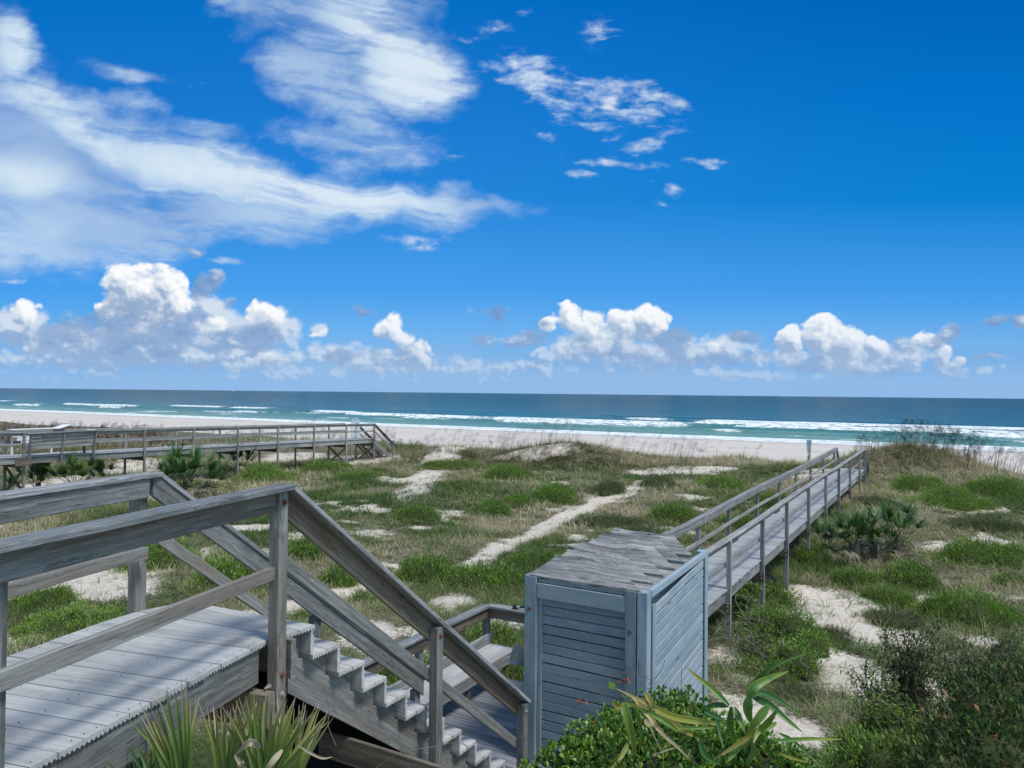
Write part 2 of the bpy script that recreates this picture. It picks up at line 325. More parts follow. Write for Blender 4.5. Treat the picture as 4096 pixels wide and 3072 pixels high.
# ================================================================ materials
def material(name):
    m = bpy.data.materials.new(name); m.use_nodes = True; gg = NG(m.node_tree)
    return m, gg
def finish(gg, color, rough=0.8, normal=None, spec=0.3, transl=None, metallic=0.0, sub=None):
    b = gg.n('ShaderNodeBsdfPrincipled'); gg.put(color if isinstance(color, bpy.types.NodeSocket) else tuple(color) + (1,), b.inputs['Base Color'])
    gg.put(rough, b.inputs['Roughness']); b.inputs['Specular IOR Level'].default_value = spec; b.inputs['Metallic'].default_value = metallic
    if normal is not None: gg.l(normal, b.inputs['Normal'])
    out = gg.n('ShaderNodeOutputMaterial')
    if transl:
        t = gg.n('ShaderNodeBsdfTranslucent'); gg.put(color, t.inputs[0])
        mx = gg.n('ShaderNodeMixShader'); mx.inputs[0].default_value = transl; gg.l(b.outputs[0], mx.inputs[1]); gg.l(t.outputs[0], mx.inputs[2]); gg.l(mx.outputs[0], out.inputs[0])
    else: gg.l(b.outputs[0], out.inputs[0])
def bump(gg, h, strength=0.4, dist=0.01, normal=None):
    b = gg.n('ShaderNodeBump'); gg.put(h, b.inputs['Height']); b.inputs['Strength'].default_value = strength; gg.put(dist, b.inputs['Distance'])
    if normal is not None: gg.l(normal, b.inputs['Normal'])
    return b.outputs[0]
def wood(name, dark, mid, light, brown=None, brown_amt=0.35, grain=1.0, stain=0.0, crack=0.7, bumpd=0.004, contrast=1.0, tvar=.14):
    m, gg = material(name)
    gc = gg.n('ShaderNodeAttribute', attribute_name='gc').outputs['Vector']; tn = gg.n('ShaderNodeAttribute', attribute_name='tn').outputs['Fac']
    # knots push the grain aside
    kv = gg.mapping(gc, sc=(1.9, 7.5, 7.5))
    kd = gg.voro(kv, 1.0, 'F1', 'Distance', 1.0)
    kn = gg.m('SUBTRACT', 1.0, gg.ss(kd, 0.05, 0.42))
    wl = gg.noise(gg.mapping(gc, sc=(1.3, 3.0, 3.0)), 1.0, 3, .5)
    sh = gg.m('ADD', gg.m('MULTIPLY', wl, 0.10), gg.m('MULTIPLY', kn, 0.035))
    g2 = gg.vm('ADD', gc, gg.comb(0.0, sh, gg.m('MULTIPLY', sh, .6)))
    fine = gg.noise(gg.mapping(g2, sc=(3.5 * grain, 190 * grain, 190 * grain)), 1.0, 3, .6)
    band = gg.noise(gg.mapping(g2, sc=(.8 * grain, 40 * grain, 40 * grain)), 1.0, 3, .6)
    big = gg.noise(gg.mapping(gc, sc=(1.2, 5, 5)), 1.0, 4, .6)
    f = gg.m('ADD', gg.m('MULTIPLY', fine, 0.42), gg.m('ADD', gg.m('MULTIPLY', band, 0.46), gg.m('MULTIPLY', big, 0.30)))
    f = gg.m('ADD', f, gg.m('MULTIPLY', gg.m('SUBTRACT', tn, .5), tvar))
    col = gg.ramp(f, [(0.45 , dark), (0.60, mid), (0.74, light)])
    if brown is not None:
        bn = gg.noise(gg.mapping(g2, loc=(9, 3, 1), sc=(.5, 9, 9)), 1.0, 3, .55)
        bf = gg.m('MULTIPLY', gg.ss(gg.m('ADD', bn, gg.m('MULTIPLY', tn, .18)), 0.52, 0.78), brown_amt)
        col = gg.mix(bf, col, brown)
    kc = gg.m('SUBTRACT', 1.0, gg.ss(kd, 0.03, 0.11))
    col = gg.mix(gg.m('MULTIPLY', kc, 0.55), col, tuple(c * .55 for c in dark))
    ck = gg.noise(gg.mapping(g2, loc=(3, 7, 5), sc=(1.6, 85, 85)), 1.0, 2, .5)
    cf = gg.m('MULTIPLY', gg.ss(ck, 0.64 if crack > .9 else 0.66, 0.70 if crack > .9 else 0.72), crack)
    col = gg.mix(cf, col, tuple(c * .25 for c in dark))
    if stain:
        sn = gg.noise(gg.mapping(gc, sc=(2.2, 2.2, 2.2)), 1.4, 5, .65)
        col = gg.mix(gg.m('MULTIPLY', gg.ss(sn, .52, .68), stain * .8), col, (0.19, 0.175, 0.155)); s2 = gg.noise(gg.mapping(gc, loc=(4, 4, 4), sc=(1.5, 4, 4)), 1.7, 4, .5); col = gg.mix(gg.m('MULTIPLY', gg.ss(s2, .70, .73), stain), col, (0.20, 0.15, 0.115))
    h = gg.m('SUBTRACT', gg.m('ADD', gg.m('MULTIPLY', fine, .5), band), gg.m('MULTIPLY', cf, 1.2))
    finish(gg, col, 0.86, bump(gg, h, 0.55, bumpd), .22)
    return m
W_OLD = wood('weathered_wood', (.075, .082, .080), (.165, .175, .172), (.30, .31, .30), (.15, .108, .075), .55)
W_BRN = wood('brown_weathered_wood', (.065, .056, .046), (.15, .128, .10), (.26, .235, .195), (.17, .10, .06), .6)
W_CAP = wood('handrail_wood', (.095, .108, .112), (.215, .232, .238), (.40, .418, .42), (.17, .14, .115), .3, crack=.95, bumpd=.006)
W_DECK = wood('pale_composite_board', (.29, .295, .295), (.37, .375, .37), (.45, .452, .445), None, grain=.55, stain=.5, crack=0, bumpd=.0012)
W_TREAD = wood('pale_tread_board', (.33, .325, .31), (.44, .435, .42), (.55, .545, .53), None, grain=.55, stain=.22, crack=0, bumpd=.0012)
W_FAR = wood('silver_walkway_wood', (.12, .125, .122), (.235, .24, .235), (.41, .415, .40), (.18, .135, .10), .3, crack=.6)
W_FARDECK = wood('silver_deck_wood', (.22, .225, .235), (.33, .335, .34), (.44, .445, .45), None, grain=.8, stain=.2, crack=.35)
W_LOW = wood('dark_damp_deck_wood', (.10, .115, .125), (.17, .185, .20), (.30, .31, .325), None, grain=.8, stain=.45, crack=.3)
W_ROOF = wood('bare_roof_plank', (.085, .09, .09), (.235, .243, .24), (.42, .43, .42), (.19, .165, .14), .3, crack=1.0, bumpd=.012, tvar=.12)
def painted(name, c1, c2, wear):
    m, gg = material(name)
    gc = gg.n('ShaderNodeAttribute', attribute_name='gc').outputs['Vector']; tn = gg.n('ShaderNodeAttribute', attribute_name='tn').outputs['Fac']
    n1 = gg.noise(gg.mapping(gc, sc=(2, 7, 7)), 1.0, 5, .6)
    fine = gg.noise(gg.mapping(gc, sc=(4, 150, 150)), 1.0, 3, .6)
    col = gg.mix(gg.ss(gg.m('ADD', n1, gg.m('MULTIPLY', gg.m('SUBTRACT', tn, .5), .25)), .35, .7), c1, c2)
    col = gg.mix(gg.m('MULTIPLY', gg.ss(fine, .5, .75), .25), col, tuple(c * .6 for c in c1))
    w1 = gg.noise(gg.mapping(gc, loc=(5, 5, 5), sc=(9, 40, 40)), 1.0, 5, .7)
    wf = gg.m('MULTIPLY', gg.ss(gg.m('ADD', w1, gg.m('MULTIPLY', n1, .45)), .80, .86), wear)
    col = gg.mix(wf, col, (.30, .32, .32))
    w2 = gg.noise(gg.mapping(gc, loc=(1, 8, 5), sc=(2.5, 30, 30)), 1.0, 4, .6)
    cf = gg.m('MULTIPLY', gg.ss(w2, .68, .72), wear)
    col = gg.mix(cf, col, (.035, .05, .06))
    finish(gg, col, 0.62, bump(gg, gg.m('ADD', gg.m('MULTIPLY', fine, .5), gg.m('MULTIPLY', cf, -1.0)), .4, .003), .35)
    return m
BLUE = painted('blue_grey_paint', (.175, .235, .26), (.24, .305, .325), 1.0)
BLUE2 = painted('worn_blue_paint', (.21, .29, .345), (.31, .395, .45), 1.2)
WHITE = painted('white_paint', (.62, .65, .68), (.74, .76, .78), .3)
def plain(name, c, rough=.5, metallic=0.0, spec=.4, nz=0.0):
    m, gg = material(name)
    col = tuple(c) + (1,)
    if nz:
        ob = gg.n('ShaderNodeTexCoord').outputs['Object']
        col = gg.mix(gg.noise(ob, nz, 4, .6), tuple(v * .6 for v in c), tuple(min(1, v * 1.3) for v in c))
        finish(gg, col, rough, None, spec, None, metallic)
    else: finish(gg, c, rough, None, spec, None, metallic)
    return m
RUST = plain('rusty_bolt_metal', (.20, .085, .045), .7, .4, nz=90)
ZINC = plain('galvanised_bolt', (.42, .42, .41), .5, .5, nz=60)
BLACK = plain('black_plastic', (.015, .016, .018), .4)
GREENP = plain('dark_green_plastic', (.01, .06, .05), .4)
GREYP = plain('grey_plastic', (.36, .35, .34), .45, nz=25)
NX, NZ = 1150, 440
def build_sky():
    e_ = .80 + np.cumsum(np.full(24, .0417)); tx = np.concatenate([-e_[::-1], np.linspace(-.80, .80, NX - 48), e_]); tz = np.concatenate([[-.02], np.linspace(-.002, .60, NZ - 13), .60 + np.cumsum(np.full(12, .033))])
    TX, TZ = np.meshgrid(tx, tz, indexing='ij'); c = sky_colors(TX, TZ)
    R = 50000.0; n = np.sqrt(1 + TX ** 2 + TZ ** 2); k = R / n
    V = np.stack([TX * k, k, TZ * k + CZ], -1).reshape(-1, 3)
    idx = np.arange(NX * NZ).reshape(NX, NZ); Q = np.stack([idx[:-1, :-1], idx[:-1, 1:], idx[1:, 1:], idx[1:, :-1]], -1).reshape(-1, 4)
    m, gg = material('sky'); at = gg.n('ShaderNodeAttribute', attribute_name='skycol').outputs['Vector']
    e = gg.n('ShaderNodeEmission'); gg.l(at, e.inputs[0]); o = gg.n('ShaderNodeOutputMaterial'); gg.l(e.outputs[0], o.inputs[0]); m.cycles.emission_sampling = 'NONE'
    ob = npmesh('sky', V, [Q], m, attrs={'skycol': ('FLOAT_VECTOR', c.reshape(-1, 3) / (2 ** EXPO))}, smooth=True); ob['kind'] = 'structure'
build_sky()
# ================================================================ frames of reference
def uv(u, v, z=0.0, o=(0, 0), yaw=30.0):
    a = math.radians(yaw); return Vector((o[0] + u * math.sin(a) + v * math.cos(a), o[1] + u * math.cos(a) - v * math.sin(a), z))
def V3(p, h): return Vector((p[0], p[1], zh(h)))
def bolt(p, n, r, mat, parent, head=.012, washer=True):
    m = MB(); n = Vector(n).normalized(); up = Vector((0, 0, 1)) if abs(n.z) < .9 else Vector((1, 0, 0))
    if washer:
        m.sweep([(r * 1.7 * math.cos(a), r * 1.7 * math.sin(a)) for a in [i * math.pi / 8 for i in range(16)]], [Vector(p) - n * .004, Vector(p) + n * .003], up)
    m.sweep([(r * math.cos(a), r * math.sin(a)) for a in [i * math.pi / 3 for i in range(6)]], [Vector(p), Vector(p) + n * head], up)
    m.sweep([(r * .5 * math.cos(a), r * .5 * math.sin(a)) for a in [i * math.pi / 5 for i in range(10)]], [Vector(p), Vector(p) + n * (head + .012)], up)
    return m.build('bolt', mat, parent)
def post(parent, x, y, h0, h1, w=.09, yaw=30.0, mat=None, w2=None, name='post', lean=(0, 0)):
    d = (math.sin(math.radians(yaw)), math.cos(math.radians(yaw)), 0)
    m = MB(); m.sweep(rectprof(w2 or w, w, .006), [Vector((x + lean[0], y + lean[1], zh(h0))), Vector((x, y, zh(h1)))][::-1], d, sub=3, wob=.0015)
    return m.build(name, mat or W_OLD, parent)
GROUND_H = 4.75
def gboards(parent, name, near, far, t=.032, mat=None, gap=.006, n=5, drop=0.0):
    """decking boards between matching points on two edges, grooved underneath"""
    m = MB()
    pr = grooved(1.0, t, n)
    for i in range(len(near) - 1):
        a0, a1, b0, b1 = (Vector(p) for p in (near[i], near[i + 1], far[i], far[i + 1]))
        g0 = gap / max((a1 - a0).length, .01); g1 = gap / max((b1 - b0).length, .01)
        a0, a1 = a0.lerp(a1, g0 / 2), a1.lerp(a0, g0 / 2); b0, b1 = b0.lerp(b1, g1 / 2), b1.lerp(b0, g1 / 2)
        j = random.uniform(-.008, .012); ex = (a0 - b0).normalized() * j; dz = Vector((0, 0, random.uniform(-.002, .002)))
        m.loft([a0.lerp(a1, x + .5) + ex + dz + Vector((0, 0, z)) for x, z in pr], [b0.lerp(b1, x + .5) + dz + Vector((0, 0, z)) for x, z in pr])
    return m.build(name, mat or W_DECK, parent)
# ================================================================ upper landing (beside the camera)
E0 = 1.70; HR = 0.637
nearA, nearB, C0 = P(142, 3057, E0), P(1054, 2566, E0), P(1256, 2498, E0)
dn16 = (nearB - nearA).normalized(); pv16 = Vector((dn16.y, -dn16.x, 0))
farB = P(536, 2448, E0); farC = P(659, 2412, E0); farD = P(812, 2417, E0)
land = empty('raised_landing', (nearB.x, nearB.y, zh(GROUND_H)), 0, 'raised grey landing with pale decking and two railings at the head of the stairs', 'deck')
land.location = (0, 0, 0)
near, far = [], []
NB = 36
back = nearB - dn16 * 5.2
farB_ = nearB - pv16 * 1.36
for i in range(NB + 1):
    near.append(back.lerp(nearB, i / NB)); far.append((farB_ - dn16 * 5.2).lerp(farB_, i / NB))
gboards(land, 'decking', near, far)
# turned boards towards the stairs
near2 = [nearB.lerp(C0, i / 3) + pv16 * (0.0) for i in range(4)]
fp = [farB_, farB_.lerp(farC, .55), farC.lerp(farD, .35), farD]
gboards(land, 'turned_decking', near2, fp)
J = MB()
for off, h in ((.035, .24), (1.31, .24)):
    a = back - pv16 * off; b = nearB - pv16 * off + dn16 * (-.03)
    J.beam((a.x, a.y, zh(E0 + .034 + h / 2)), (b.x, b.y, zh(E0 + .034 + h / 2)), .04, h, sub=6, wob=.002)
J.build('rim_joist', W_OLD, land)
m = MB()
for i in range(NB):
    for f in (.03, .33, .64, .965):
        for g_ in (.25, .75):
            if random.random() < .25: continue
            p_ = near[i].lerp(near[i + 1], g_).lerp(far[i].lerp(far[i + 1], g_), f + random.uniform(-.006, .006)); m.sweep([(.0032 * math.cos(a), .0032 * math.sin(a)) for a in (0, 1.05, 2.1, 3.14, 4.2, 5.25)], [p_ + Vector((0, 0, -.003)), p_ + Vector((0, 0, .0035))], (0, 1, 0))
m.build('nail_heads', plain('dark_nail', (.06, .05, .045), .6), land)['kind'] = 'stuff'
J = MB(); 
for off in (.34, .66, .98):
    a = back - pv16 * off; b = nearB - pv16 * off
    J.beam((a.x, a.y, zh(E0 + .15)), (b.x, b.y, zh(E0 + .15)), .04, .22)
J.build('inner_joists', W_BRN, land)
# cross beam under the deck at the corner post, end of the joists
pA = Vector((-1.585, 4.97, 0))
J = MB(); a = pA - pv16 * -.03 - dn16 * .10; b = a - pv16 * 1.5
J.beam((a.x, a.y, zh(E0 + .43)), (b.x, b.y, zh(E0 + .43)), .08, .22); J.build('cross_beam', W_BRN, land)
a = Vector((C0.x - .06, C0.y - .14, 0)); 
J = MB(); a = pA + Vector((.095, .06, 0)); b = a - uv(0, 1.25)
J.beam((a.x, a.y, zh(E0 + .15)), (b.x, b.y, zh(E0 + .15)), .045, .27); J.build('stair_ledger', W_OLD, land)
pst = post(land, pA.x, pA.y, HR + .04, GROUND_H + .3, .09, 23)
for h in (.74,): bolt((pA.x + .045 * .92, pA.y - .045 * .39, zh(h + .02)), (.92, -.39, 0), .013, RUST, pst)
bolt((pA.x + .047 * .92, pA.y - .045 * .39, zh(1.93)), (.92, -.39, 0), .012, RUST, pst)
bolt((pA.x + .047 * .92, pA.y - .045 * .39, zh(2.06)), (.92, -.39, 0), .012, ZINC, pst)
bolt((pA.x - .02 - .045 * .39, pA.y - .045 * .92, zh(2.0)), (-.39, -.92, 0), .011, ZINC, pst, .03)
p0n = Vector((-2.205, 3.09, 0)); pst = post(land, p0n.x, p0n.y, HR + .04, 2.6, .09, 16.3)
bolt((p0n.x - .02, p0n.y - .047, zh(.83)), (-.27, -.96, 0), .012, RUST, pst)
pD = P(546, 2440, E0); pst = post(land, pD.x, pD.y, HR + .04, GROUND_H, .10, 16.3, w2=.09)
# railings: level part, then the cap breaks down with the stairs
SY = 31.0; SL = .797
capN = Vector((-1.467, 4.97, 0)) - pv16 * .07
capF = P(655, 1888, HR); capF = Vector((capF.x, capF.y, 0)) - pv16 * .07
def down(p, t, h0): q = uv(t, 0, 0, (p.x, p.y), SY); return Vector((q.x, q.y, zh(h0 + SL * t)))
def railing(parent, corner, tlen, side, lead=5.5):
    c = corner
    st = c - dn16 * lead
    J = MB(); J.sweep(rectprof(.142, .038, .007), [(st.x, st.y, zh(HR + .019)), (c.x, c.y, zh(HR + .019))], sub=9, wob=.0018); J.build('level_handrail', W_CAP, parent)
    e = down(c, tlen, HR + .019)
    J = MB(); J.sweep(rectprof(.142, .038, .007), [(c.x, c.y, zh(HR + .0195)), e], sub=8, wob=.002, endcut=((0.5, 0.85, -.35), None)); J.build('sloping_handrail', W_CAP, parent)
    o = side
    a = st + pv16 * o; b = c + pv16 * o - dn16 * (.035 if o < 0 else .12)
    J = MB(); J.beam((a.x, a.y, zh(HR + .112)), (b.x, b.y, zh(HR + .112)), .038, .142, sub=7, wob=.0015); J.build('top_rail', W_OLD, parent)
    J = MB(); J.beam((a.x, a.y, zh(HR + .60)), (b.x, b.y, zh(HR + .60)), .038, .09, sub=7, wob=.002); J.build('middle_rail', W_OLD, parent)
    return e
# near side: rails on the inner face of the posts
eN = railing(land, capN, 3.32, -.055)
eF = railing(land, capF, 3.36, .03)
def vv(o, yaw=SY): q = uv(0, o, 0, yaw=yaw); return q
J = MB(); s0 = capN + vv(-.055); J.beam(down(s0, .0, HR + .135), down(s0, 3.24, HR + .135), .038, .142, up=(0, 0, 1), sub=5, wob=.0015, endcut=((.5, .85, 0), (.5, .85, 0))); J.build('sloping_top_rail', W_BRN, land)
J = MB(); J.beam(down(s0, .03, HR + .525), down(s0, 3.2, HR + .525), .038, .09, sub=5, wob=.0015, endcut=((.5, .85, 0), (.5, .85, 0))); J.build('sloping_middle_rail', W_OLD, land)
s0 = capF + vv(.035); J = MB(); J.beam(down(s0, -.06, HR + .135), down(s0, 3.34, HR + .135), .038, .142, sub=5, wob=.0015, endcut=((.5, .85, 0), (.5, .85, 0))); J.build('sloping_top_rail', W_OLD, land)
J = MB(); J.beam(down(s0, -.08, HR + .50), down(s0, 3.34, HR + .50), .038, .09, sub=5, wob=.0015, endcut=((.5, .85, 0), (.5, .85, 0))); J.build('sloping_middle_rail', W_OLD, land)
# ================================================================ stairs
LD = 4.08                      # lower deck, metres below the eye
stair = empty('staircase', (0, 0, 0), 0, 'weathered wooden staircase with pale grooved treads going down from the landing to the lower deck', 'staircase')
RISE, NR = (LD - E0) / 11, 11
C0v = Vector((C0.x, C0.y, 0))
C10 = P(2020, 3041.4, E0 + RISE * 10); RUN = (Vector((C10.x, C10.y, 0)) - C0v).length / 10
SD = (Vector((C10.x, C10.y, 0)) - C0v).normalized(); SA = Vector((math.sin(math.radians(119)), math.cos(math.radians(119)), 0))
STW = 1.2
tr = MB(); 
for k in range(0, 11):
    m = MB(); h = E0 + RISE * k
    nose = C0v + SD * (RUN * k)
    if k > 0:
        for b in range(2):
            c = nose - SD * (.073 + b * .146)
            if k == 6 and b == 0: pass
            jj = random.uniform(-.006, .008)
            m.sweep(grooved(.141, .034), [c + SA * jj + Vector((0, 0, zh(h))), c - SA * STW + Vector((0, 0, zh(h)))], (0, 0, 1))
        m.build('tread', W_TREAD, stair)
    # riser below the nosing of this tread
    m = MB(); c = nose - SD * .03
    pr = [(y_, x_) for x_, y_ in grooved(RISE - .036, .03, 5)]
    # riser: flat face forward (+SD), grooves towards the back
    zc = zh(h + .034 + (RISE - .036) / 2)
    m.sweep([(-b_, a_) for a_, b_ in [(x_, y_) for x_, y_ in grooved(RISE - .038, .032, 4)]], [c + Vector((0, 0, zc)), c - SA * STW + Vector((0, 0, zc))], (0, 0, 1))
    m.build('riser', W_TREAD, stair)
def stringer(off, mat=W_OLD):
    m = MB(); base = C0v - SA * off
    pts = []
    for k in range(0, 11):
        pts.append((RUN * k - .033 - .034, E0 + RISE * k + .036)); pts.append((RUN * k - .067, E0 + RISE * (k + 1) + .036))
    pts = [(-.16, E0 + .036)] + pts[0:-1]
    t_end = RUN * 10 - .067
    top = [(t, h) for t, h in pts] + [(t_end, LD - .02)]
    bot = [(t_end, LD + .0), (t_end - .25, LD + .0), (-.16, E0 + .036 + .42 - .0)]
    poly = top + bot
    A = [base + SD * t + Vector((0, 0, zh(h))) for t, h in poly]; B = [a - SA * .04 for a in A]
    k = len(A); bs = len(m.v); ang = math.atan2(RISE, RUN); ca, sa = math.cos(ang), math.sin(ang)
    o = random.uniform(0, 40)
    for L_ in (A, B):
        for i, p in enumerate(L_):
            t, h = poly[i]; m.v.append(p); m.gc.append(Vector((t * ca + h * sa + o, -t * sa + h * ca + o, .02 if L_ is A else .06))); m.tn.append(.6)
    for j in range(k):
        a = bs + j; b = bs + (j + 1) % k; m.f.append((b, a, a + k, b + k))
    m.f.append(tuple(range(bs, bs + k))); m.f.append(tuple(reversed(range(bs + k, bs + 2 * k))))
    return m.build('stringer', mat, stair)
for off in (.085, STW / 2, STW - .09): stringer(off)
# stair posts (near side) and far side
lineN = capN + vv(-.0)
pl = lineN + uv(1, 0, yaw=SY)
def stair_post(px, base, htop_extra, hbot, w=.09):
    b2 = base + uv(1, 0, yaw=SY); t = on_line(base, b2, px); q = base + (b2 - base) * t
    p = post(stair, q.x, q.y, HR + .04 + SL * t + htop_extra, hbot, w, SY)
    return p, q, t
for px, mat_ in ((1757, RUST), (2103, ZINC)):
    p_, q, t = stair_post(px, capN + vv(.012), .035, 4.9 if px < 2000 else LD + .1)
    q2 = q + vv(.047); bolt((q2.x, q2.y, zh(HR + .15 + SL * t)), vv(1), .012, mat_, p_)
    if px < 2000: bolt((q2.x, q2.y, zh(HR + 1.45 + SL * t)), vv(1), .012, ZINC, p_)
for px in (1272, 1675):
    stair_post(px, capF + vv(-.03), .16, 4.9)
# under-stair cross frame
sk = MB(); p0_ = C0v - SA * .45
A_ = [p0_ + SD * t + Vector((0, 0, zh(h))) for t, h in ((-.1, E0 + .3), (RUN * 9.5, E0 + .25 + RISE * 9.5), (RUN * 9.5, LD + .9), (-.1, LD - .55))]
sk.loft(A_, [a_ - SA * .02 for a_ in A_]); sk.build('under_stair_shade_sheet', plain('under_stair_shade_black', (.008, .010, .012), .8, 0, .1, nz=20), stair)  # near-black sheet added to stand in for the deep shade under the stairs
fr = MB(); a = P(1236, 2904, 2.78); b = a + SA * 1.5
fr.beam((a.x, a.y, zh(2.88)), (b.x, b.y, zh(2.88)), .04, .21); fr.build('support_beam', W_BRN, stair)
a2 = a + SA * .09 + Vector((0.02, .05, 0)); post(stair, a2.x, a2.y, 2.9, 4.9, .09, 30, W_BRN, name='support_post')
# ================================================================ lower deck and boardwalk
SH_H = 2.02
# boardwalk line from rail anchors
RL0 = P(2625, 2150, 3.03); RR0 = P(2850, 2197, 3.03)
HE = 2.62                       # rail height below eye at the far end
RL1 = P(3345, 1790, HE); RR1 = P(3470, 1795, HE)
wd = Vector((RL1.x - RL0.x, RL1.y - RL0.y, 0)).normalized(); wp = Vector((wd.y, -wd.x, 0))
WYAW = math.degrees(math.atan2(wd.x, wd.y))
print('walk yaw', WYAW, 'yaw right', math.degrees(math.atan2(RR1.x - RR0.x, RR1.y - RR0.y)), 'width', (Vector((RR0.x - RL0.x, RR0.y - RL0.y, 0))).dot(wp), (Vector((RR1.x - RL1.x, RR1.y - RL1.y, 0))).dot(wp))
WW = 1.30
L0 = Vector((RL0.x, RL0.y, 0)); 
def wpos(s, o): return L0 + wd * s + wp * o
SEND = (Vector((RL1.x, RL1.y, 0)) - L0).dot(wd)
SBEG = -4.3
def rail_h(s):
    t = max(0.0, s) / SEND; return 3.03 + (HE - 3.03) * t
RH = 1.05
def deck_h(s): return rail_h(s) + RH
ldeck = empty('lower_deck', (0, 0, 0), 0, 'lower wooden deck of dark damp boards at the foot of the stairs', 'deck')
def U(u, v, h): p = uv(u, v); return Vector((p.x, p.y, zh(h)))
# deck boards run across (along v), from u=5.6 to the walk
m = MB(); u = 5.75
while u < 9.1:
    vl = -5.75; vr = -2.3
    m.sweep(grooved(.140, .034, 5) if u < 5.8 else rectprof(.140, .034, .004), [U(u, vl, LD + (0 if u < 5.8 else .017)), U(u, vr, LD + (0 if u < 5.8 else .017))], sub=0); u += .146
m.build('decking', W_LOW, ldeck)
m = MB()
for v in (-5.7, -4.6, -3.4, -2.34): m.beam(U(5.68, v, LD + .16), U(9.1, v, LD + .16), .045, .24)
m.beam(U(5.66, -5.72, LD + .16), U(5.66, -2.3, LD + .16), .045, .24)
m.build('joist', W_OLD, ldeck)
for (u, v) in ((5.7, -5.66), (5.7, -4.0), (9.0, -5.66), (7.4, -5.66), (9.0, -2.4)):
    p = U(u, v, 0); post(ldeck, p.x, p.y, LD + .05, 5.1, .09)
# bench along the left side with rail behind
K = P(1944, 2408, 3.06)         # rear cap corner
Ku = K.x * .5 + K.y * .866; Kv = K.x * .866 - K.y * .5
print('bench corner u v', Ku, Kv)
bench = empty('deck_bench', (0, 0, 0), 0, 'built-in bench of pale boards along the left rail of the lower deck', 'bench')
sf = P(2042, 2611, LD - .44); sfv = sf.x * .866 - sf.y * .5; sfu = sf.x * .5 + sf.y * .866
print('seat front v,u', sfv, sfu)
m = MB()
SU0, SU1 = 6.6, Ku - .05
for i in range(3):
    v = sfv - .08 - i * .155; m.sweep(rectprof(.148, .036, .006), [U(SU0, v, LD - .44), U(SU1, v, LD - .44)], sub=4, wob=.001)
m.build('seat', W_DECK, bench)
m = MB(); m.beam(U(SU0, sfv - .03, LD - .35), U(SU1, sfv - .03, LD - .35), .036, .13); m.build('seat_apron', W_CAP, bench)
m = MB(); m.beam(U(SU0, Kv + .10, LD - .53), U(SU1 + .04, Kv + .10, LD - .53), .036, .14, sub=3, wob=.001); m.build('backrest', W_CAP, bench)
for u in (SU0 + .3, 7.9, SU1 - .15):
    for v in (sfv - .08, sfv - .42):
        m = MB(); m.beam(U(u, v, LD - .42), U(u, v, LD), .07, .07, up=(0, 1, 0)); m.build('leg', W_BRN, bench)
# lower-deck railing (left side + end)
lrail = empty('deck_railing', (0, 0, 0), 0, 'wooden railing with pale cap round the corner behind the deck bench', 'railing')
CAPH = 3.06
m = MB(); m.sweep(rectprof(.142, .04, .007), [U(5.75, Kv + .07, CAPH + .02), U(Ku - .07, Kv + .07, CAPH + .02)], sub=5, wob=.0015, endcut=(None, (uv(1, -1, yaw=30)).normalized())); m.build('handrail', W_CAP, lrail)
dE = Vector((wpos(SBEG, 0).x, wpos(SBEG, 0).y, 0))
e2 = U(Ku - .03, Kv + 1.05, CAPH + .02)
m = MB(); m.sweep(rectprof(.142, .04, .007), [U(Ku - .07, Kv + .07, CAPH + .0205), e2], sub=3, wob=.001, endcut=((uv(1, -1, yaw=30)).normalized() * -1, None)); m.build('end_handrail', W_CAP, lrail)
m = MB(); m.beam(U(5.75, Kv + .09, CAPH + .11), U(Ku - .09, Kv + .09, CAPH + .11), .038, .14, sub=4, wob=.001); m.build('side_rail', W_BRN, lrail)
m = MB(); m.beam(U(Ku - .09, Kv + .10, CAPH + .11), e2 + Vector((0, 0, -.09)) - uv(.03, 0), .038, .14, sub=2, wob=.001); m.build('end_rail', W_BRN, lrail)
for (u, v) in ((5.8, Kv + .04), (7.4, Kv + .04), (Ku - .05, Kv + .04), (Ku - .03, Kv + .98)):
    p = U(u, v, 0); post(lrail, p.x, p.y, CAPH + .04, 5.0, .09)
# ---------------------------------------------------------------- the boardwalk to the beach
walk = empty('beach_boardwalk', (0, 0, 0), 0, 'long silver-grey wooden boardwalk with railings running from the blue shower stall to the beach', 'boardwalk')
s = SBEG; m = MB(); md = MB(); nb = 0
while s < SEND + .05:
    a = wpos(s, .0); b = wpos(s, WW); h = deck_h(s)
    m.sweep(rectprof(.140, .034, .004), [(a.x - wp.x * .02, a.y - wp.y * .02, zh(h + .017)), (b.x + wp.x * .03 * random.uniform(.4, 1.4), b.y + wp.y * .03, zh(h + .017))]); s += .147
m.build('decking', W_FARDECK, walk)
for o, nm in ((.03, 0), (WW - .03, 1)):
    m = MB()
    ss_ = [SBEG + i * 3.4 for i in range(int((SEND - SBEG) / 3.4) + 1)] + [SEND]
    for a, b in zip(ss_[:-1], ss_[1:]):
        p, q_ = wpos(a, o), wpos(b, o)
        m.beam((p.x, p.y, zh(deck_h(a) + .16)), (q_.x, q_.y, zh(deck_h(b) + .16)), .04, .245, sub=1, wob=.002)
    m.build('joist', W_FAR, walk)
lp = [2700, 2804, 2926, 3038, 3125, 3192, 3249, 3299, 3342]; rp = [2912, 3046, 3143, 3230, 3300, 3352, 3397, 3435, 3472]
jit = {}
def top_jit(side, i):
    return jit.setdefault((side, i), random.uniform(-.03, .03))
allS = {}
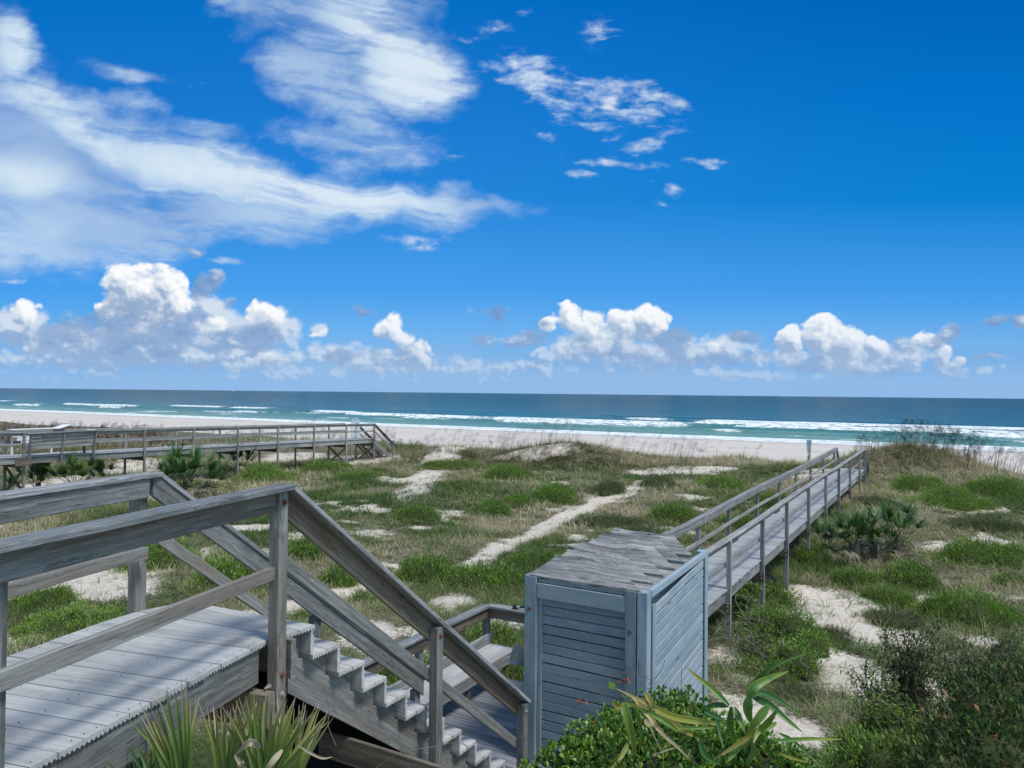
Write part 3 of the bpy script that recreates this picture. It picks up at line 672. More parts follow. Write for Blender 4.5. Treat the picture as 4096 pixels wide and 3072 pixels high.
for side, pxs, o in (('l', lp, .0), ('r', rp, WW)):
    A_, B_ = wpos(0, o), wpos(1, o)
    ts = [on_line(A_, B_, px) for px in pxs]
    print(side, [round(t, 1) for t in ts])
    ts = [min(t, SEND - .05) for t in ts]
    if side == 'l': ts = [ts[0] - 2.7] + ts
    allS[side] = ts
    for i, t in enumerate(ts):
        p = wpos(t, o + (.05 if side == 'r' else -.05)); gz = 6.0
        pp = post(walk, p.x, p.y, rail_h(t) + .03, gz, .095, WYAW, W_FAR)
        if side == 'r' and i < 7:
            c0 = wpos(t - .06, WW + .10); c1 = wpos(t - .06, -.05)
            mm = MB(); mm.beam((c0.x, c0.y, zh(deck_h(t) + .40)), (c1.x, c1.y, zh(deck_h(t) + .40)), .04, .22); mm.build('cross_beam', W_BRN, walk)
            for dz in (.05, -.05):
                q_ = wpos(t - .085, WW + .04); bolt((q_.x, q_.y, zh(deck_h(t) + .40 + dz)), -wd, .012, ZINC, walk)
        if side == 'r' and i in (1, 2, 3):
            c0 = wpos(t + .05, WW - .05); c1 = wpos(t + .05, .05)
            mm = MB(); mm.beam((c0.x, c0.y, zh(5.4)), (c1.x, c1.y, zh(deck_h(t) + .45)), .04, .14); mm.build('brace', W_BRN, walk)
def railpath(o, dh, ts, s0, s1, jm=.025, key='x'):
    pts = []; ks = [s0] + [t for t in ts if s0 + .5 < t < s1 - .5] + [s1]
    for i, s_ in enumerate(ks):
        p = wpos(s_, o); pts.append(Vector((p.x, p.y, zh(rail_h(s_) + dh) + (top_jit(key, i) if 0 < i < len(ks) - 1 else 0) * jm / .025 )))
    return pts
for side, o, key in (('l', 0.0, 'l'), ('r', WW, 'r')):
    s0 = SBEG if side == 'l' else -1.2
    ts = allS[side]
    m = MB(); m.sweep(rectprof(.155, .042, .006), railpath(o, .02, ts, s0, SEND + .02, .03, key), sub=2, wob=.003); m.build('handrail', W_FAR, walk)
    io = .055 if side == 'l' else -.055
    m = MB(); m.sweep(rectprof(.036, .138, .004), railpath(o + io, .115, ts, s0, SEND, .03, key), sub=1, wob=.002); m.build('top_rail', W_FAR, walk)
    m = MB(); m.sweep(rectprof(.036, .09, .004), railpath(o + io, .58, ts, s0, SEND, .03, key), sub=1, wob=.003); m.build('middle_rail', W_FAR, walk)
# short hanging block ends under the right cap
for t in (1.4, 5.8, 10.5):
    a = wpos(t, WW - .10); b = wpos(t + .55, WW - .10); m = MB(); m.beam((a.x, a.y, zh(rail_h(t) + .2)), (b.x, b.y, zh(rail_h(t) + .2)), .036, .12); m.build('splice_block', W_FAR, walk)
# end stairs going down to the sand
est = empty('beach_stairs', (0, 0, 0), 0, 'short steep wooden stairs at the sea end of the long boardwalk', 'staircase')
EH = deck_h(SEND)
for k in range(1, 7):
    m = MB()
    for b in range(2):
        a = wpos(SEND + k * .26 - .07 - b * .135, .06); c = wpos(SEND + k * .26 - .07 - b * .135, WW - .06)
        m.sweep(rectprof(.13, .034), [(a.x, a.y, zh(EH + k * .185)), (c.x, c.y, zh(EH + k * .185))])
    m.build('tread', W_FARDECK, est)
for o in (.03, WW - .03):
    a = wpos(SEND, o); b = wpos(SEND + 1.75, o); m = MB(); m.beam((a.x, a.y, zh(EH + .12)), (b.x, b.y, zh(EH + 1.36)), .04, .24, endcut=(wd, wd)); m.build('stringer', W_FAR, est)
for o in (0.0, WW):
    a = wpos(SEND + .02, o); b = wpos(SEND + 1.9, o)
    m = MB(); m.sweep(rectprof(.142, .04), [(a.x, a.y, zh(HE + .02)), (b.x, b.y, zh(HE + 1.42))], endcut=((wd + Vector((0, 0, -.35))), None)); m.build('handrail', W_FAR, est)
    io = .05 if o == 0 else -.05
    for dh in (.13, .55):
        a = wpos(SEND + .02, o + io); b = wpos(SEND + 1.8, o + io); m = MB(); m.beam((a.x, a.y, zh(HE + dh)), (b.x, b.y, zh(HE + dh + 1.33)), .036, .10, endcut=(wd, wd)); m.build('side_rail', W_FAR, est)
    q_ = wpos(SEND + 1.7, o); post(est, q_.x, q_.y, HE + 1.3, 5.3, .085, WYAW, W_FAR)
# ================================================================ blue shower stall
stall = empty('shower_stall', (0, 0, 0), 0, 'tall blue-grey slatted shower stall with a roof of bare grey planks on the lower deck', 'shower stall')
a = P(2094, 2302, SH_H); b = P(2581, 2372, SH_H); c = P(2844, 2209, SH_H)
def touv(p): return (p.x * .5 + p.y * .866, p.x * .866 - p.y * .5)
(ua, va), (ub, vb), (uc, vc) = touv(a), touv(b), touv(c)
print('stall', (ua, va), (ub, vb), (uc, vc))
fu = (ua + ub) / 2; vl, vr = va, (vb + vc) / 2; bu = uc
ST = SH_H; SB = LD
def sp(u, v, h): return U(u, v, h)
m = MB(); m.beam(sp(fu + .07, vl + .075, SB), sp(fu + .07, vl + .075, ST), .15, .14, up=uv(1, 0), c=.008, sub=3, wob=.001)
cp = m.build('corner_post', BLUE, stall); bolt(sp(fu - .002, vl + .065, ST + .36), uv(-1, 0), .012, RUST, cp)
m = MB(); m.beam(sp(fu + .09, vl + .175, SB), sp(fu + .09, vl + .175, ST + .17), .05, .10, up=uv(1, 0), c=.006); m.build('trim_board', BLUE, stall)
m = MB(); m.beam(sp(fu + .06, vr - .185, SB), sp(fu + .06, vr - .185, ST), .12, .12, up=uv(1, 0), c=.008, sub=3, wob=.001); cp = m.build('corner_post', BLUE, stall); bolt(sp(fu - .002, vr - .19, ST + .42), uv(-1, 0), .012, RUST, cp)
m = MB(); m.beam(sp(fu + .06, vr - .058, SB), sp(fu + .06, vr - .058, ST + .0), .112, .12, up=uv(1, 0), c=.008, sub=3, wob=.001); m.build('corner_post', BLUE2, stall)
m = MB(); m.beam(sp(bu - .06, vr - .06, SB), sp(bu - .06, vr - .06, ST - .02), .12, .14, up=uv(1, 0), c=.008, sub=3, wob=.002); m.build('corner_post', BLUE2, stall)
m = MB(); m.beam(sp(bu - .06, vl + .06, SB), sp(bu - .06, vl + .06, ST), .12, .12, up=uv(1, 0)); m.build('corner_post', BLUE, stall)
# fascia boards on the front
m = MB(); m.beam(sp(fu + .045, vl + .16, ST + .028), sp(fu + .045, vr - .245, ST + .028), .035, .062); m.beam(sp(fu + .02, vl + .16, ST + .148), sp(fu + .02, vr - .245, ST + .148), .035, .165)
m.build('fascia', BLUE, stall)
# front slats
m = MB(); h = ST + .265; i = 0
while h < SB - .05:
    dz = random.uniform(-.004, .004); tl = random.uniform(-.006, .006)
    m.beam(sp(fu + .07 + random.uniform(-.003, .003), vl + .2, h + dz), sp(fu + .07, vr - .245, h + dz + tl), .02, .094, sub=2, wob=.001); h += .1045; i += 1
m.build('front_slats', BLUE, stall)
# left and back slats
m = MB(); h = ST + .12
while h < SB - .05:
    m.beam(sp(fu + .14, vl + .06, h), sp(bu - .12, vl + .06, h), .02, .092); m.beam(sp(bu - .06, vl + .12, h), sp(bu - .06, vr - .12, h), .02, .092); h += .104
m.build('side_slats', BLUE, stall)
# right side: top rail, gap, sagging door of sloping boards
m = MB(); m.beam(sp(fu + .12, vr - .02, ST + .03), sp(bu - .13, vr - .02, ST + .01), .045, .075); m.build('top_rail', BLUE2, stall)
m = MB(); m.beam(sp(fu + .12, vr - .11, ST + .20), sp(bu - .13, vr - .11, ST + .20), .03, .34); m.build('header', BLUE, stall)
door = MB(); d0, d1 = fu + .18, bu - .16
hs0, hs1 = ST + .16, ST + .045
vdr = vr - .015
for k in range(18):
    f0 = hs0 + .07 + k * .113; f1 = hs1 + .07 + k * .111
    lo = SB - .1
    if f0 > lo: f0 = lo
    if min(f0, f1) > lo - .02: break
    door.beam(sp(d0 + .05, vdr, f0), sp(d1 - .05, vdr, f1 + random.uniform(-.005, .005)), .02, .092 + random.uniform(0, .01), sub=3, wob=.0015)
dr = door.build('door', BLUE2, stall)
m = MB(); m.beam(sp(d0, vdr + .018, SB - .06), sp(d0, vdr + .018, hs0 - .01), .02, .09, up=uv(1, 0)); m.build('stile', BLUE2, dr)
m = MB(); m.beam(sp(d1 + .02, vdr + .018, SB - .06), sp(d1 + .02, vdr + .018, hs1 - .02), .02, .08, up=uv(1, 0)); m.build('stile', BLUE2, dr)
m = MB()
for hh in (ST + .35, ST + 1.0, ST + 1.7): m.beam(sp(d0, vdr - .025, hh), sp(d1, vdr - .025, hh - .06), .02, .09)
m.build('ledge', BLUE, dr)
# roof: flat underboards and six overlapping tilted planks with ends cut on the slant
m = MB()
dd = 0.2
for k in range(9):
    v0 = vl + .1 + 0 * k; u0 = fu + .10 + k * .21
    m.beam(sp(u0 + .1, vl + .05, ST + .022), sp(u0 + .1, vr - .045, ST + .022), .205, .024)
m.build('under_roof', W_ROOF, stall)
NP = 6; dep = (bu - fu - .10) / NP
for k in range(NP):
    u0 = fu + .015 + k * dep; u1 = u0 + dep + .05; hn = ST - .012 - .004 * k; hf = hn - .12 - random.uniform(0, .04)
    vL0 = vl + .08 + random.uniform(-.02, .02); vR0 = vr - .10 + random.uniform(-.03, .02)
    # plan outline: near edge longer, back edge shorter (ends cut on the slant)
    cutL, cutR = .14 + random.uniform(-.03, .05), .36 + random.uniform(-.05, .05)
    m = MB(); n_ = 22; t_ = .03; off = Vector((random.uniform(0, 30), random.uniform(0, 30), 3)); base = 0
    ph = random.uniform(0, 6)
    for i in range(n_ + 1):
        f = i / n_
        vn = vL0 - .04 + (vR0 - vL0 + .08) * f; vb_ = vL0 + cutL * .5 + (vR0 - cutR - vL0 - cutL * .5) * f
        un = u0 + .004 * math.sin(f * 20 + ph); ubk = u1 + .016 * math.sin(ph + f * 5) + .007 * math.sin(f * 17 + 3 * ph)
        lift = .012 * math.sin(ph * 2 + f * 5) + (.02 * max(0, .25 - f) * 4 if k == 2 else 0)
        rg = .020 + .006 * math.sin(f * 13 + ph)
        for (uu, v_, hh) in ((un, vn, hn), (ubk - .045, vb_, hf - lift + .01), (ubk - .028, vb_, hf - lift - rg), (ubk, vb_, hf - lift - rg * .6), (ubk, vb_, hf - lift + t_ + .008), (un, vn, hn + t_)):
            m.v.append(sp(uu, v_, hh)); m.gc.append(Vector((v_, uu, hh * .5)) + off); m.tn.append((.15, .8, .35, .95, .1, .6)[k])
    for i in range(n_):
        for j in range(6):
            a_ = i * 6 + j; b_ = i * 6 + (j + 1) % 6; m.f.append((a_, b_, b_ + 6, a_ + 6))
    m.f.append(tuple(range(6))); m.f.append(tuple(n_ * 6 + 5 - j for j in range(6)))
    m.build('roof_plank', W_ROOF, stall)
# splinter curling off a roof plank
m = MB(); pts = [sp(fu + 1.0, vl + .02, ST - .16), sp(fu + .98, vl + .25, ST - .125), sp(fu + .97, vl + .5, ST - .10), sp(fu + .96, vl + .95, ST - .085)]
m.sweep(rectprof(.014, .012, .003), pts); m.build('loose_splinter', W_ROOF, stall)
# hose nozzle on the rail, grey plastic hanger on the left post
nz = empty('hose_nozzle', (0, 0, 0), 0, 'black and chrome hose spray nozzle lying on the railing cap by the blue stall', 'hose nozzle')
c = P(2062, 2428, CAPH - .03)
rr = lambda r, n=12: [(r * math.cos(i * 2 * math.pi / n), r * math.sin(i * 2 * math.pi / n)) for i in range(n)]
ax = (uv(0, 1) + Vector((0, 0, .12))).normalized()
m = MB(); m.sweep(rr(.036), [c - ax * .03, c + ax * .01], (0, 0, 1)); m.sweep(rr(.028), [c + ax * .01, c + ax * .03], (0, 0, 1)); m.build('nozzle_head', BLACK, nz)
m = MB(); m.sweep(rr(.024), [c + ax * .03, c + ax * .06, c + ax * .09], (0, 0, 1), scale=[1.0, .8, .5]); m.build('nozzle_body', ZINC, nz)
m = MB(); m.sweep(rr(.018), [c + ax * .08, c + ax * .24 + Vector((0, 0, .02))], (0, 0, 1)); m.build('handle', GREENP, nz)
hg = empty('hose_hanger', (0, 0, 0), 0, 'pale grey plastic hose hanger fixed to the left post of the blue stall', 'hose hanger')
hc = P(2060, 2620, 3.0)
def hq(px, py): 
    d = ray(px, py); t = (hc.y - 0) / d[1]; return Vector((d[0] * t, d[1] * t, d[2] * t + CZ))
m = MB(); m.sweep(rectprof(.05, .012, .003), [hq(2042, 2650), hq(2057, 2600), hq(2074, 2585), hq(2086, 2612), hq(2086, 2650)], up=(0, 1, 0)); m.build('hanger_frame', GREYP, hg)
m = MB(); cc = hq(2038, 2649); 
pts = [hq(2044, 2632), hq(2052, 2618), hq(2072, 2612), hq(2090, 2614)]
m.sweep(rr(.008, 8), pts, (0, 1, 0)); m.build('hanger_arm', ZINC, hg)
m = MB(); m.sweep([(.045, .0), (.04, .03), (0, .042), (-.04, .03), (-.045, 0), (-.04, -.012), (0, -.02), (.04, -.012)], [hq(2034, 2643), hq(2040, 2648), hq(2060, 2652), hq(2094, 2655)], (0, 0, 1), scale=[.3, .9, 1.1, 1.1]); m.build('hanger_tray', GREYP, hg, smooth=True)
# ================================================================ neighbouring boardwalk on the left
lw = empty('neighbour_boardwalk', (0, 0, 0), 0, 'grey boardwalk across the dunes at left, raised on posts, seen side on', 'boardwalk')
A0 = PYv = None
def PYd(x, y, Y):
    d = ray(x, y); t = Y / d[1]; return Vector((d[0] * t, d[1] * t, d[2] * t + CZ))
LA = PYd(98, 1729, 29.6); LB = PYd(1498, 1694, 48.5)
ld = Vector((LB.x - LA.x, LB.y - LA.y, 0)); LLEN = ld.length; ld.normalize(); lpv = Vector((-ld.y, ld.x, 0))   # away from the viewer (left)
print('left walk yaw', math.degrees(math.atan2(ld.x, ld.y)), 'len', LLEN, 'rail h', CZ - LA.z, CZ - LB.z)
hA, hB = CZ - LA.z, CZ - LB.z
LYAW = math.degrees(math.atan2(ld.x, ld.y))
def lpos(s, o): q_ = Vector((LA.x, LA.y, 0)) + ld * s + lpv * o; return q_
def lrh(s): return hA + (hB - hA) * s / LLEN
LW = 1.55; LRH = .99
LS0 = -9.0
m = MB(); s = LS0
while s < LLEN + .02:
    a = lpos(s, -.03); b = lpos(s, LW); h = lrh(s) + LRH; m.sweep(rectprof(.140, .034), [(a.x, a.y, zh(h + .017)), (b.x, b.y, zh(h + .017))]); s += .152
m.build('decking', W_FARDECK, lw)
for o in (.04, LW - .04):
    m = MB(); k = LS0
    while k < LLEN - .1:
        e = min(k + 3.0, LLEN); a, b = lpos(k, o), lpos(e, o); m.beam((a.x, a.y, zh(lrh(k) + LRH + .17)), (b.x, b.y, zh(lrh(e) + LRH + .17)), .04, .25, sub=1, wob=.003); k = e
    m.build('joist', W_FAR, lw)
A_, B_ = lpos(0, 0), lpos(1, 0)
npx = [98, 580, 776, 953, 1113, 1257, 1386, 1497]; fpx = [27, 507, 708, 884, 1044, 1187, 1320]
nts = [on_line(A_, B_, px) for px in npx]; print('left posts', [round(t, 1) for t in nts])
A_, B_ = lpos(0, LW), lpos(1, LW); fts = [on_line(A_, B_, px) for px in fpx]; print([round(t, 1) for t in fts])
nts = [-6.5, -3.3] + nts; fts = [-5, ] + fts
for i, t in enumerate(nts):
    p = lpos(t, -.05); post(lw, p.x, p.y, lrh(t) + .02, 5.3, .09, LYAW, W_FAR)
for t in fts:
    p = lpos(t, LW + .03); post(lw, p.x, p.y, lrh(t) + .02, 5.3, .09, LYAW, W_FAR)
for i, t in enumerate(nts):
    a, b = lpos(t + .08, .02), lpos(t + .08, LW + .35); m = MB(); m.beam((a.x, a.y, zh(lrh(t) + LRH + .40)), (b.x, b.y, zh(lrh(t) + LRH + .40)), .04, .2); m.build('cross_beam', W_BRN, lw)
    if i >= len(nts) - 2 or i in (1, 2):
        for sg in (0, 1):
            a, b = lpos(t + (.05 if sg else .11), .0), lpos(t + (.05 if sg else .11), LW); h0, h1 = lrh(t) + LRH + .5, lrh(t) + LRH + 1.6
            m = MB(); m.beam((a.x, a.y, zh(h0 if sg else h1)), (b.x, b.y, zh(h1 if sg else h0)), .036, .12); m.build('brace', W_BRN, lw)
for o, e in ((0.0, LLEN + .03), (LW, LLEN - 1.2)):
    io = .045 if o == 0 else -.045
    ks = [LS0] + [t for t in nts if LS0 + .5 < t < e - .5] + [e]
    for nm, dh, w_, h_, oo in (('handrail', .02, .14, .04, 0), ('top_rail', .10, .036, .11, io), ('middle_rail', .50, .036, .10, io)):
        m = MB(); m.sweep(rectprof(w_, h_), [Vector((lpos(k, o + oo).x, lpos(k, o + oo).y, zh(lrh(k) + dh) + random.uniform(-.012, .012))) for k in ks], sub=1, wob=.003); m.build(nm, W_FAR, lw)
# its stairs to the beach
ls = empty('neighbour_stairs', (0, 0, 0), 0, 'wooden stairs going down to the sand at the end of the left boardwalk', 'staircase')
for k in range(1, 8):
    m = MB()
    for b_ in range(2):
        a = lpos(LLEN + k * .27 - .07 - b_ * .135, .05); c = lpos(LLEN + k * .27 - .07 - b_ * .135, LW - .05); m.sweep(rectprof(.13, .034), [(a.x, a.y, zh(hB + LRH + k * .19)), (c.x, c.y, zh(hB + LRH + k * .19))])
    a = lpos(LLEN + k * .27 - .25, .05); c = lpos(LLEN + k * .27 - .25, LW - .05)
    m.build('tread', W_FARDECK, ls)
for o in (.03, LW / 2, LW - .03):
    a = lpos(LLEN, o); b = lpos(LLEN + 2.0, o); m = MB(); m.beam((a.x, a.y, zh(hB + LRH + .16)), (b.x, b.y, zh(hB + LRH + .16 + 1.41)), .04, .27, endcut=(ld, ld)); m.build('stringer', W_FAR, ls)
for o in (0.0, LW):
    h = hB
    a = lpos(LLEN + .02, o); b = lpos(LLEN + 2.6, o); m = MB(); m.sweep(rectprof(.14, .04), [(a.x, a.y, zh(h + .02)), (b.x, b.y, zh(h + .02 + 1.83))]); m.build('handrail', W_FAR, ls)
    for dh in (.12, .5):
        a = lpos(LLEN + .02, o + .04); b = lpos(LLEN + 2.4, o + .04); m = MB(); m.beam((a.x, a.y, zh(h + dh)), (b.x, b.y, zh(h + dh + 1.69)), .036, .10, endcut=(ld, ld)); m.build('side_rail', W_FAR, ls)
    q_ = lpos(LLEN + 1.9, o - .05); post(ls, q_.x, q_.y, h + 1.4, 5.4, .085, LYAW, W_FAR)
    if o: q_ = lpos(LLEN - .06, o); post(ls, q_.x, q_.y, h - .02, 5.4, .085, LYAW, W_FAR)
# bench with leaning backrest on the near side
lb = empty('walkway_bench', (0, 0, 0), 0, 'grey wooden bench with leaning plank backrest built into the left boardwalk', 'bench')
A_, B_ = lpos(0, -.35), lpos(1, -.35)
t0, t1, tm = (on_line(A_, B_, px) for px in (127, 385, 258))
def lsp(t, o, h): q_ = lpos(t, o); return Vector((q_.x, q_.y, zh(h)))
hb = lrh((t0 + t1) / 2)
for hh, lean in ((.12, -.36), (.28, -.33), (.44, -.29), (.62, -.25)):
    m = MB(); m.beam(lsp(t0 + .05, lean, hb + hh - .01), lsp(t1 - .05, lean, hb + hh - .04), .03, .145, sub=1, wob=.003); m.build('backrest_plank', W_FAR, lb)
for t in (t0, tm, t1):
    m = MB(); m.sweep(rectprof(.13, .06, .005), [lsp(t, -.41, hb + .03), lsp(t, -.17, hb + 1.28)][::-1], ld); m.build('back_support', W_FAR, lb)
m = MB()
for k in range(3): m.sweep(rectprof(.14, .035), [lsp(t0, -.10 + k * .15, hb + .56), lsp(t1, -.10 + k * .15, hb + .56)])
m.build('seat', W_FARDECK, lb)
m = MB(); m.beam(lsp(t0 - .2, -.44, hb + .02), lsp(t1 + .25, -.44, hb - .0), .12, .035); m.build('top_cap', W_FAR, lb)
for t in (t0 + .2, t1 - .2):
    m = MB(); m.beam(lsp(t, .12, hb + .58), lsp(t, .12, hb + LRH), .08, .08, up=(0, 1, 0)); m.build('leg', W_BRN, lb)
m = MB(); m.beam(lsp(t0 - .55, -.32, hb + 1.15), lsp(t0 + .05, -.32, hb + 1.15), .05, .33); m.build('side_board', W_BRN, lb)
# white table leaning on the far rail
wt = empty('white_table', (0, 0, 0), 0, 'white painted wooden table with tilted slatted panels on the left boardwalk behind the bench', 'table')
A_, B_ = lpos(0, LW - .5), lpos(1, LW - .5)
w0, w1, w2, w3 = (on_line(A_, B_, px) for px in (42, 130, 240, 268))
m = MB()
for k in range(2): m.sweep(rectprof(.2, .03), [lsp(w0, LW - .35 - k * .21, hb - .09), lsp(w2, LW - .35 - k * .21, hb - .09)])
m.build('table_top', WHITE, wt)
m = MB(); 
for k in range(3): m.beam(lsp(w0 + .1 + k * .16, LW - .55, hb + .15 + k * .165), lsp(w1 + .35 + k * .02, LW - .55, hb + .15 + k * .165), .03, .15)
m.build('front_panel', WHITE, wt)
m = MB(); m.sweep(rectprof(.55, .03), [lsp(w2 - .1, LW - .3, hb - .05), lsp(w2 + .45, LW - .3, hb - .22)]); m.build('raised_flap', WHITE, wt)
for t in (w0 + .2, w2 - .2):
    m = MB(); m.beam(lsp(t, LW - .3, hb - .07), lsp(t, LW - .3, hb + LRH), .06, .06, up=(0, 1, 0)); m.build('leg', WHITE, wt)
wp2 = empty('white_board', (0, 0, 0), 0, 'small white board lying on top of the leaning bench back', 'board')
A_, B_ = lpos(0, -.3), lpos(1, -.3); w3, w4 = (on_line(A_, B_, px) for px in (345, 374))
m = MB(); m.sweep(rectprof(.25, .025), [lsp(w3, -.38, hb - .05), lsp(w4, -.38, hb - .03)]); o_ = m.build('board_panel', WHITE, wp2)
# white gate with arched top, standing open
gt = empty('white_gate', (0, 0, 0), 0, 'small white slatted gate with arched top, open at the sea end of the left boardwalk', 'gate')
A_, B_ = lpos(0, LW), lpos(1, LW); tg = on_line(A_, B_, 1408)
g0 = lpos(tg, LW - .02); gd = (ld * .35 - lpv * .94).normalized(); gwid = .55
gh = lrh(tg) + LRH - .05
def gp(f, h): q_ = g0 + gd * (gwid * f); return Vector((q_.x, q_.y, zh(h)))
m = MB(); n_ = 6
for i in range(n_):
    f = (i + .5) / n_; top = 1.12 + .16 * (1 - (2 * f - 1) ** 2) * 1.3 - .0
    m.beam(gp(f, gh), gp(f, gh - top), .02, .042, up=gd)
m.build('slats', WHITE, gt)
m = MB(); m.beam(gp(0, gh), gp(0, gh - 1.12), .03, .08, up=gd); m.beam(gp(1, gh), gp(1, gh - 1.12), .03, .08, up=gd); m.beam(gp(0, gh - .08), gp(1, gh - .08), .035, .16); m.beam(gp(0, gh - .98), gp(1, gh - .98), .035, .09)
m.build('gate_frame', WHITE, gt)
# ================================================================ beach warning sign
sg = empty('beach_sign', (0, 0, 0), 0, 'white warning sign with blue picture on a grey post near the boardwalk end', 'sign')
YS = 44.0
def sq(px, py, dy=0.0): return PYd(px, py, YS + dy)
SW_ = plain('sign_white', (.72, .74, .77), .4); SBL = plain('sign_blue', (.10, .45, .72), .4); SDB = plain('sign_dark_blue', (.03, .22, .45), .4); SRD = plain('sign_red', (.28, .05, .06), .4); SGR = plain('sign_grey', (.33, .36, .42), .4); SBK = plain('sign_black', (.05, .05, .06), .4)
post_ = MB(); a = sq(3236, 1762, .06); b = sq(3236, 1890, .06); b.z = zh(5.4); post_.sweep(rr(.085, 12), [b, a], (0, 1, 0)); post_.build('sign_post', W_FAR, sg, smooth=False)
def plate(x0, y0, x1, y1, mat, name, par, off):
    p = [sq(x0, y0, off), sq(x1, y0, off), sq(x1, y1, off), sq(x0, y1, off)]; c_ = sum(p, Vector()) / 4
    m = MB(); th = .004 if off < -.012 else .006
    m.loft([q_ + Vector((0, 0, 0)) for q_ in p], [q_ + Vector((0, th, 0)) for q_ in p]); return m.build(name, mat, par)
p1 = plate(3226, 1759, 3247, 1799, SW_, 'upper_panel', sg, -.01)
plate(3227.5, 1761, 3245.5, 1763.2, SRD, 'heading', p1, -.016)
pb = plate(3227.5, 1766, 3245.5, 1779, SBL, 'picture', p1, -.016)
for cx_ in (3231.5, 3241.5):
    c_ = sq(cx_, 1772, -.022); m = MB(); m.sweep(rr(.045, 14), [c_, c_ + Vector((0, .004, 0))], (0, 0, 1)); m.build('swirl', SDB, p1)
plate(3228, 1781, 3245.5, 1782.6, SRD, 'red_line', p1, -.016); plate(3228, 1784.5, 3244, 1788, SGR, 'text_block', p1, -.016); plate(3228, 1790, 3239, 1791.3, SBK, 'text_line', p1, -.016); plate(3228, 1793, 3245, 1796, SGR, 'text_block', p1, -.016)
p2 = plate(3228.5, 1800.5, 3244.5, 1822, SW_, 'lower_panel', sg, -.01)
plate(3228.5, 1801, 3244.5, 1804, SRD, 'heading', p2, -.016); plate(3231, 1806, 3242.5, 1811, SGR, 'text_block', p2, -.016)
# ================================================================ terrain, beach and sea
def nz(seed, n=64):
    r = np.random.default_rng(seed); return r.random((n, n))
_T = [nz(100 + i) for i in range(10)]
def vnoise(x, y, k, sc):
    t = _T[k]; n = t.shape[0]; X = x / sc; Y = y / sc; xi = np.floor(X).astype(int); yi = np.floor(Y).astype(int); fx = X - xi; fy = Y - yi
    fx = fx * fx * (3 - 2 * fx); fy = fy * fy * (3 - 2 * fy)
    a = t[xi % n, yi % n]; b = t[(xi + 1) % n, yi % n]; c = t[xi % n, (yi + 1) % n]; d = t[(xi + 1) % n, (yi + 1) % n]
    return (a * (1 - fx) + b * fx) * (1 - fy) + (c * (1 - fx) + d * fx) * fy
def fb(x, y, k, sc, o=4):
    s = 0; a = 1; tot = 0
    for i in range(o):
        s = s + a * vnoise(x + 17.3 * i, y - 9.1 * i, (k + i) % 10, sc / 2 ** i); tot += a; a *= .55
    return s / tot
def smooth(x, a, b): t = np.clip((x - a) / (b - a), 0, 1); return t * t * (3 - 2 * t)
bumps = []   # (X, Y, radius along x, radius along y, height)
def ground_z(X, Y, fine=True):
    X = np.asarray(X, float); Y = np.asarray(Y, float)
    u = X * .5 + Y * .866; v = X * .866 - Y * .5
    base = -4.72 + .55 * (fb(X, Y, 0, 9.0, 3) - .5) + (.16 * (fb(X, Y, 3, 1.6, 3) - .5) if fine else 0)
    crest = 45 + 3.0 * (fb(v, v * 0 + 3, 1, 14, 2) - .5)
    ridge = .42 * np.exp(-((u - crest) / 4.5) ** 2) * (.25 + 1.5 * fb(v, u * .3, 2, 9, 3))
    slope = smooth(u, crest + 2, crest + 12)
    beach = -5.55 - 1.15 * np.clip((u - 56) / 58, 0, 3)
    z = (base + ridge) * (1 - slope) + beach * slope
    z = z + (1 - slope) * .10 * smooth(u, 20, 44)
    for (bx, by, rx, ry, hh) in bumps: z = z + hh * np.exp(-((X - bx) / rx) ** 2 - ((Y - by) / ry) ** 2)
    z = np.where(u > 52, z + .03 * (vnoise(X, Y, 5, 1.3) - .5), z)
    return z + CZ
def G(px, py, it=25):
    """ground point under a photo pixel"""
    d = ray(px, py); h = 4.7
    for _ in range(it):
        t = h / -d[2]; z = float(ground_z(d[0] * t, d[1] * t)); h = h * .4 + (CZ - z) * .6
    t = h / -d[2]; return Vector((d[0] * t, d[1] * t, CZ - h))
# dune humps seen in the photograph (found on the flat datum first)
def Gf(px, py, h=4.7): d = ray(px, py); t = h / -d[2]; return d[0] * t, d[1] * t
for (px, Y, hx, w, hh) in ((3620, 41, 0, 3.6, .9), (3750, 43, 0, 3.0, .5), (150, 46, 0, 9, .55), (1790, 46, 0, 2.0, .6), (2280, 46, 0, 3.4, .75), (2060, 46, 0, 2.5, .3), (3000, 47, 0, 3.5, .25)):
    bumps.append(((px - 2048) / F * Y, Y, w, 2.2, hh * 1.35))
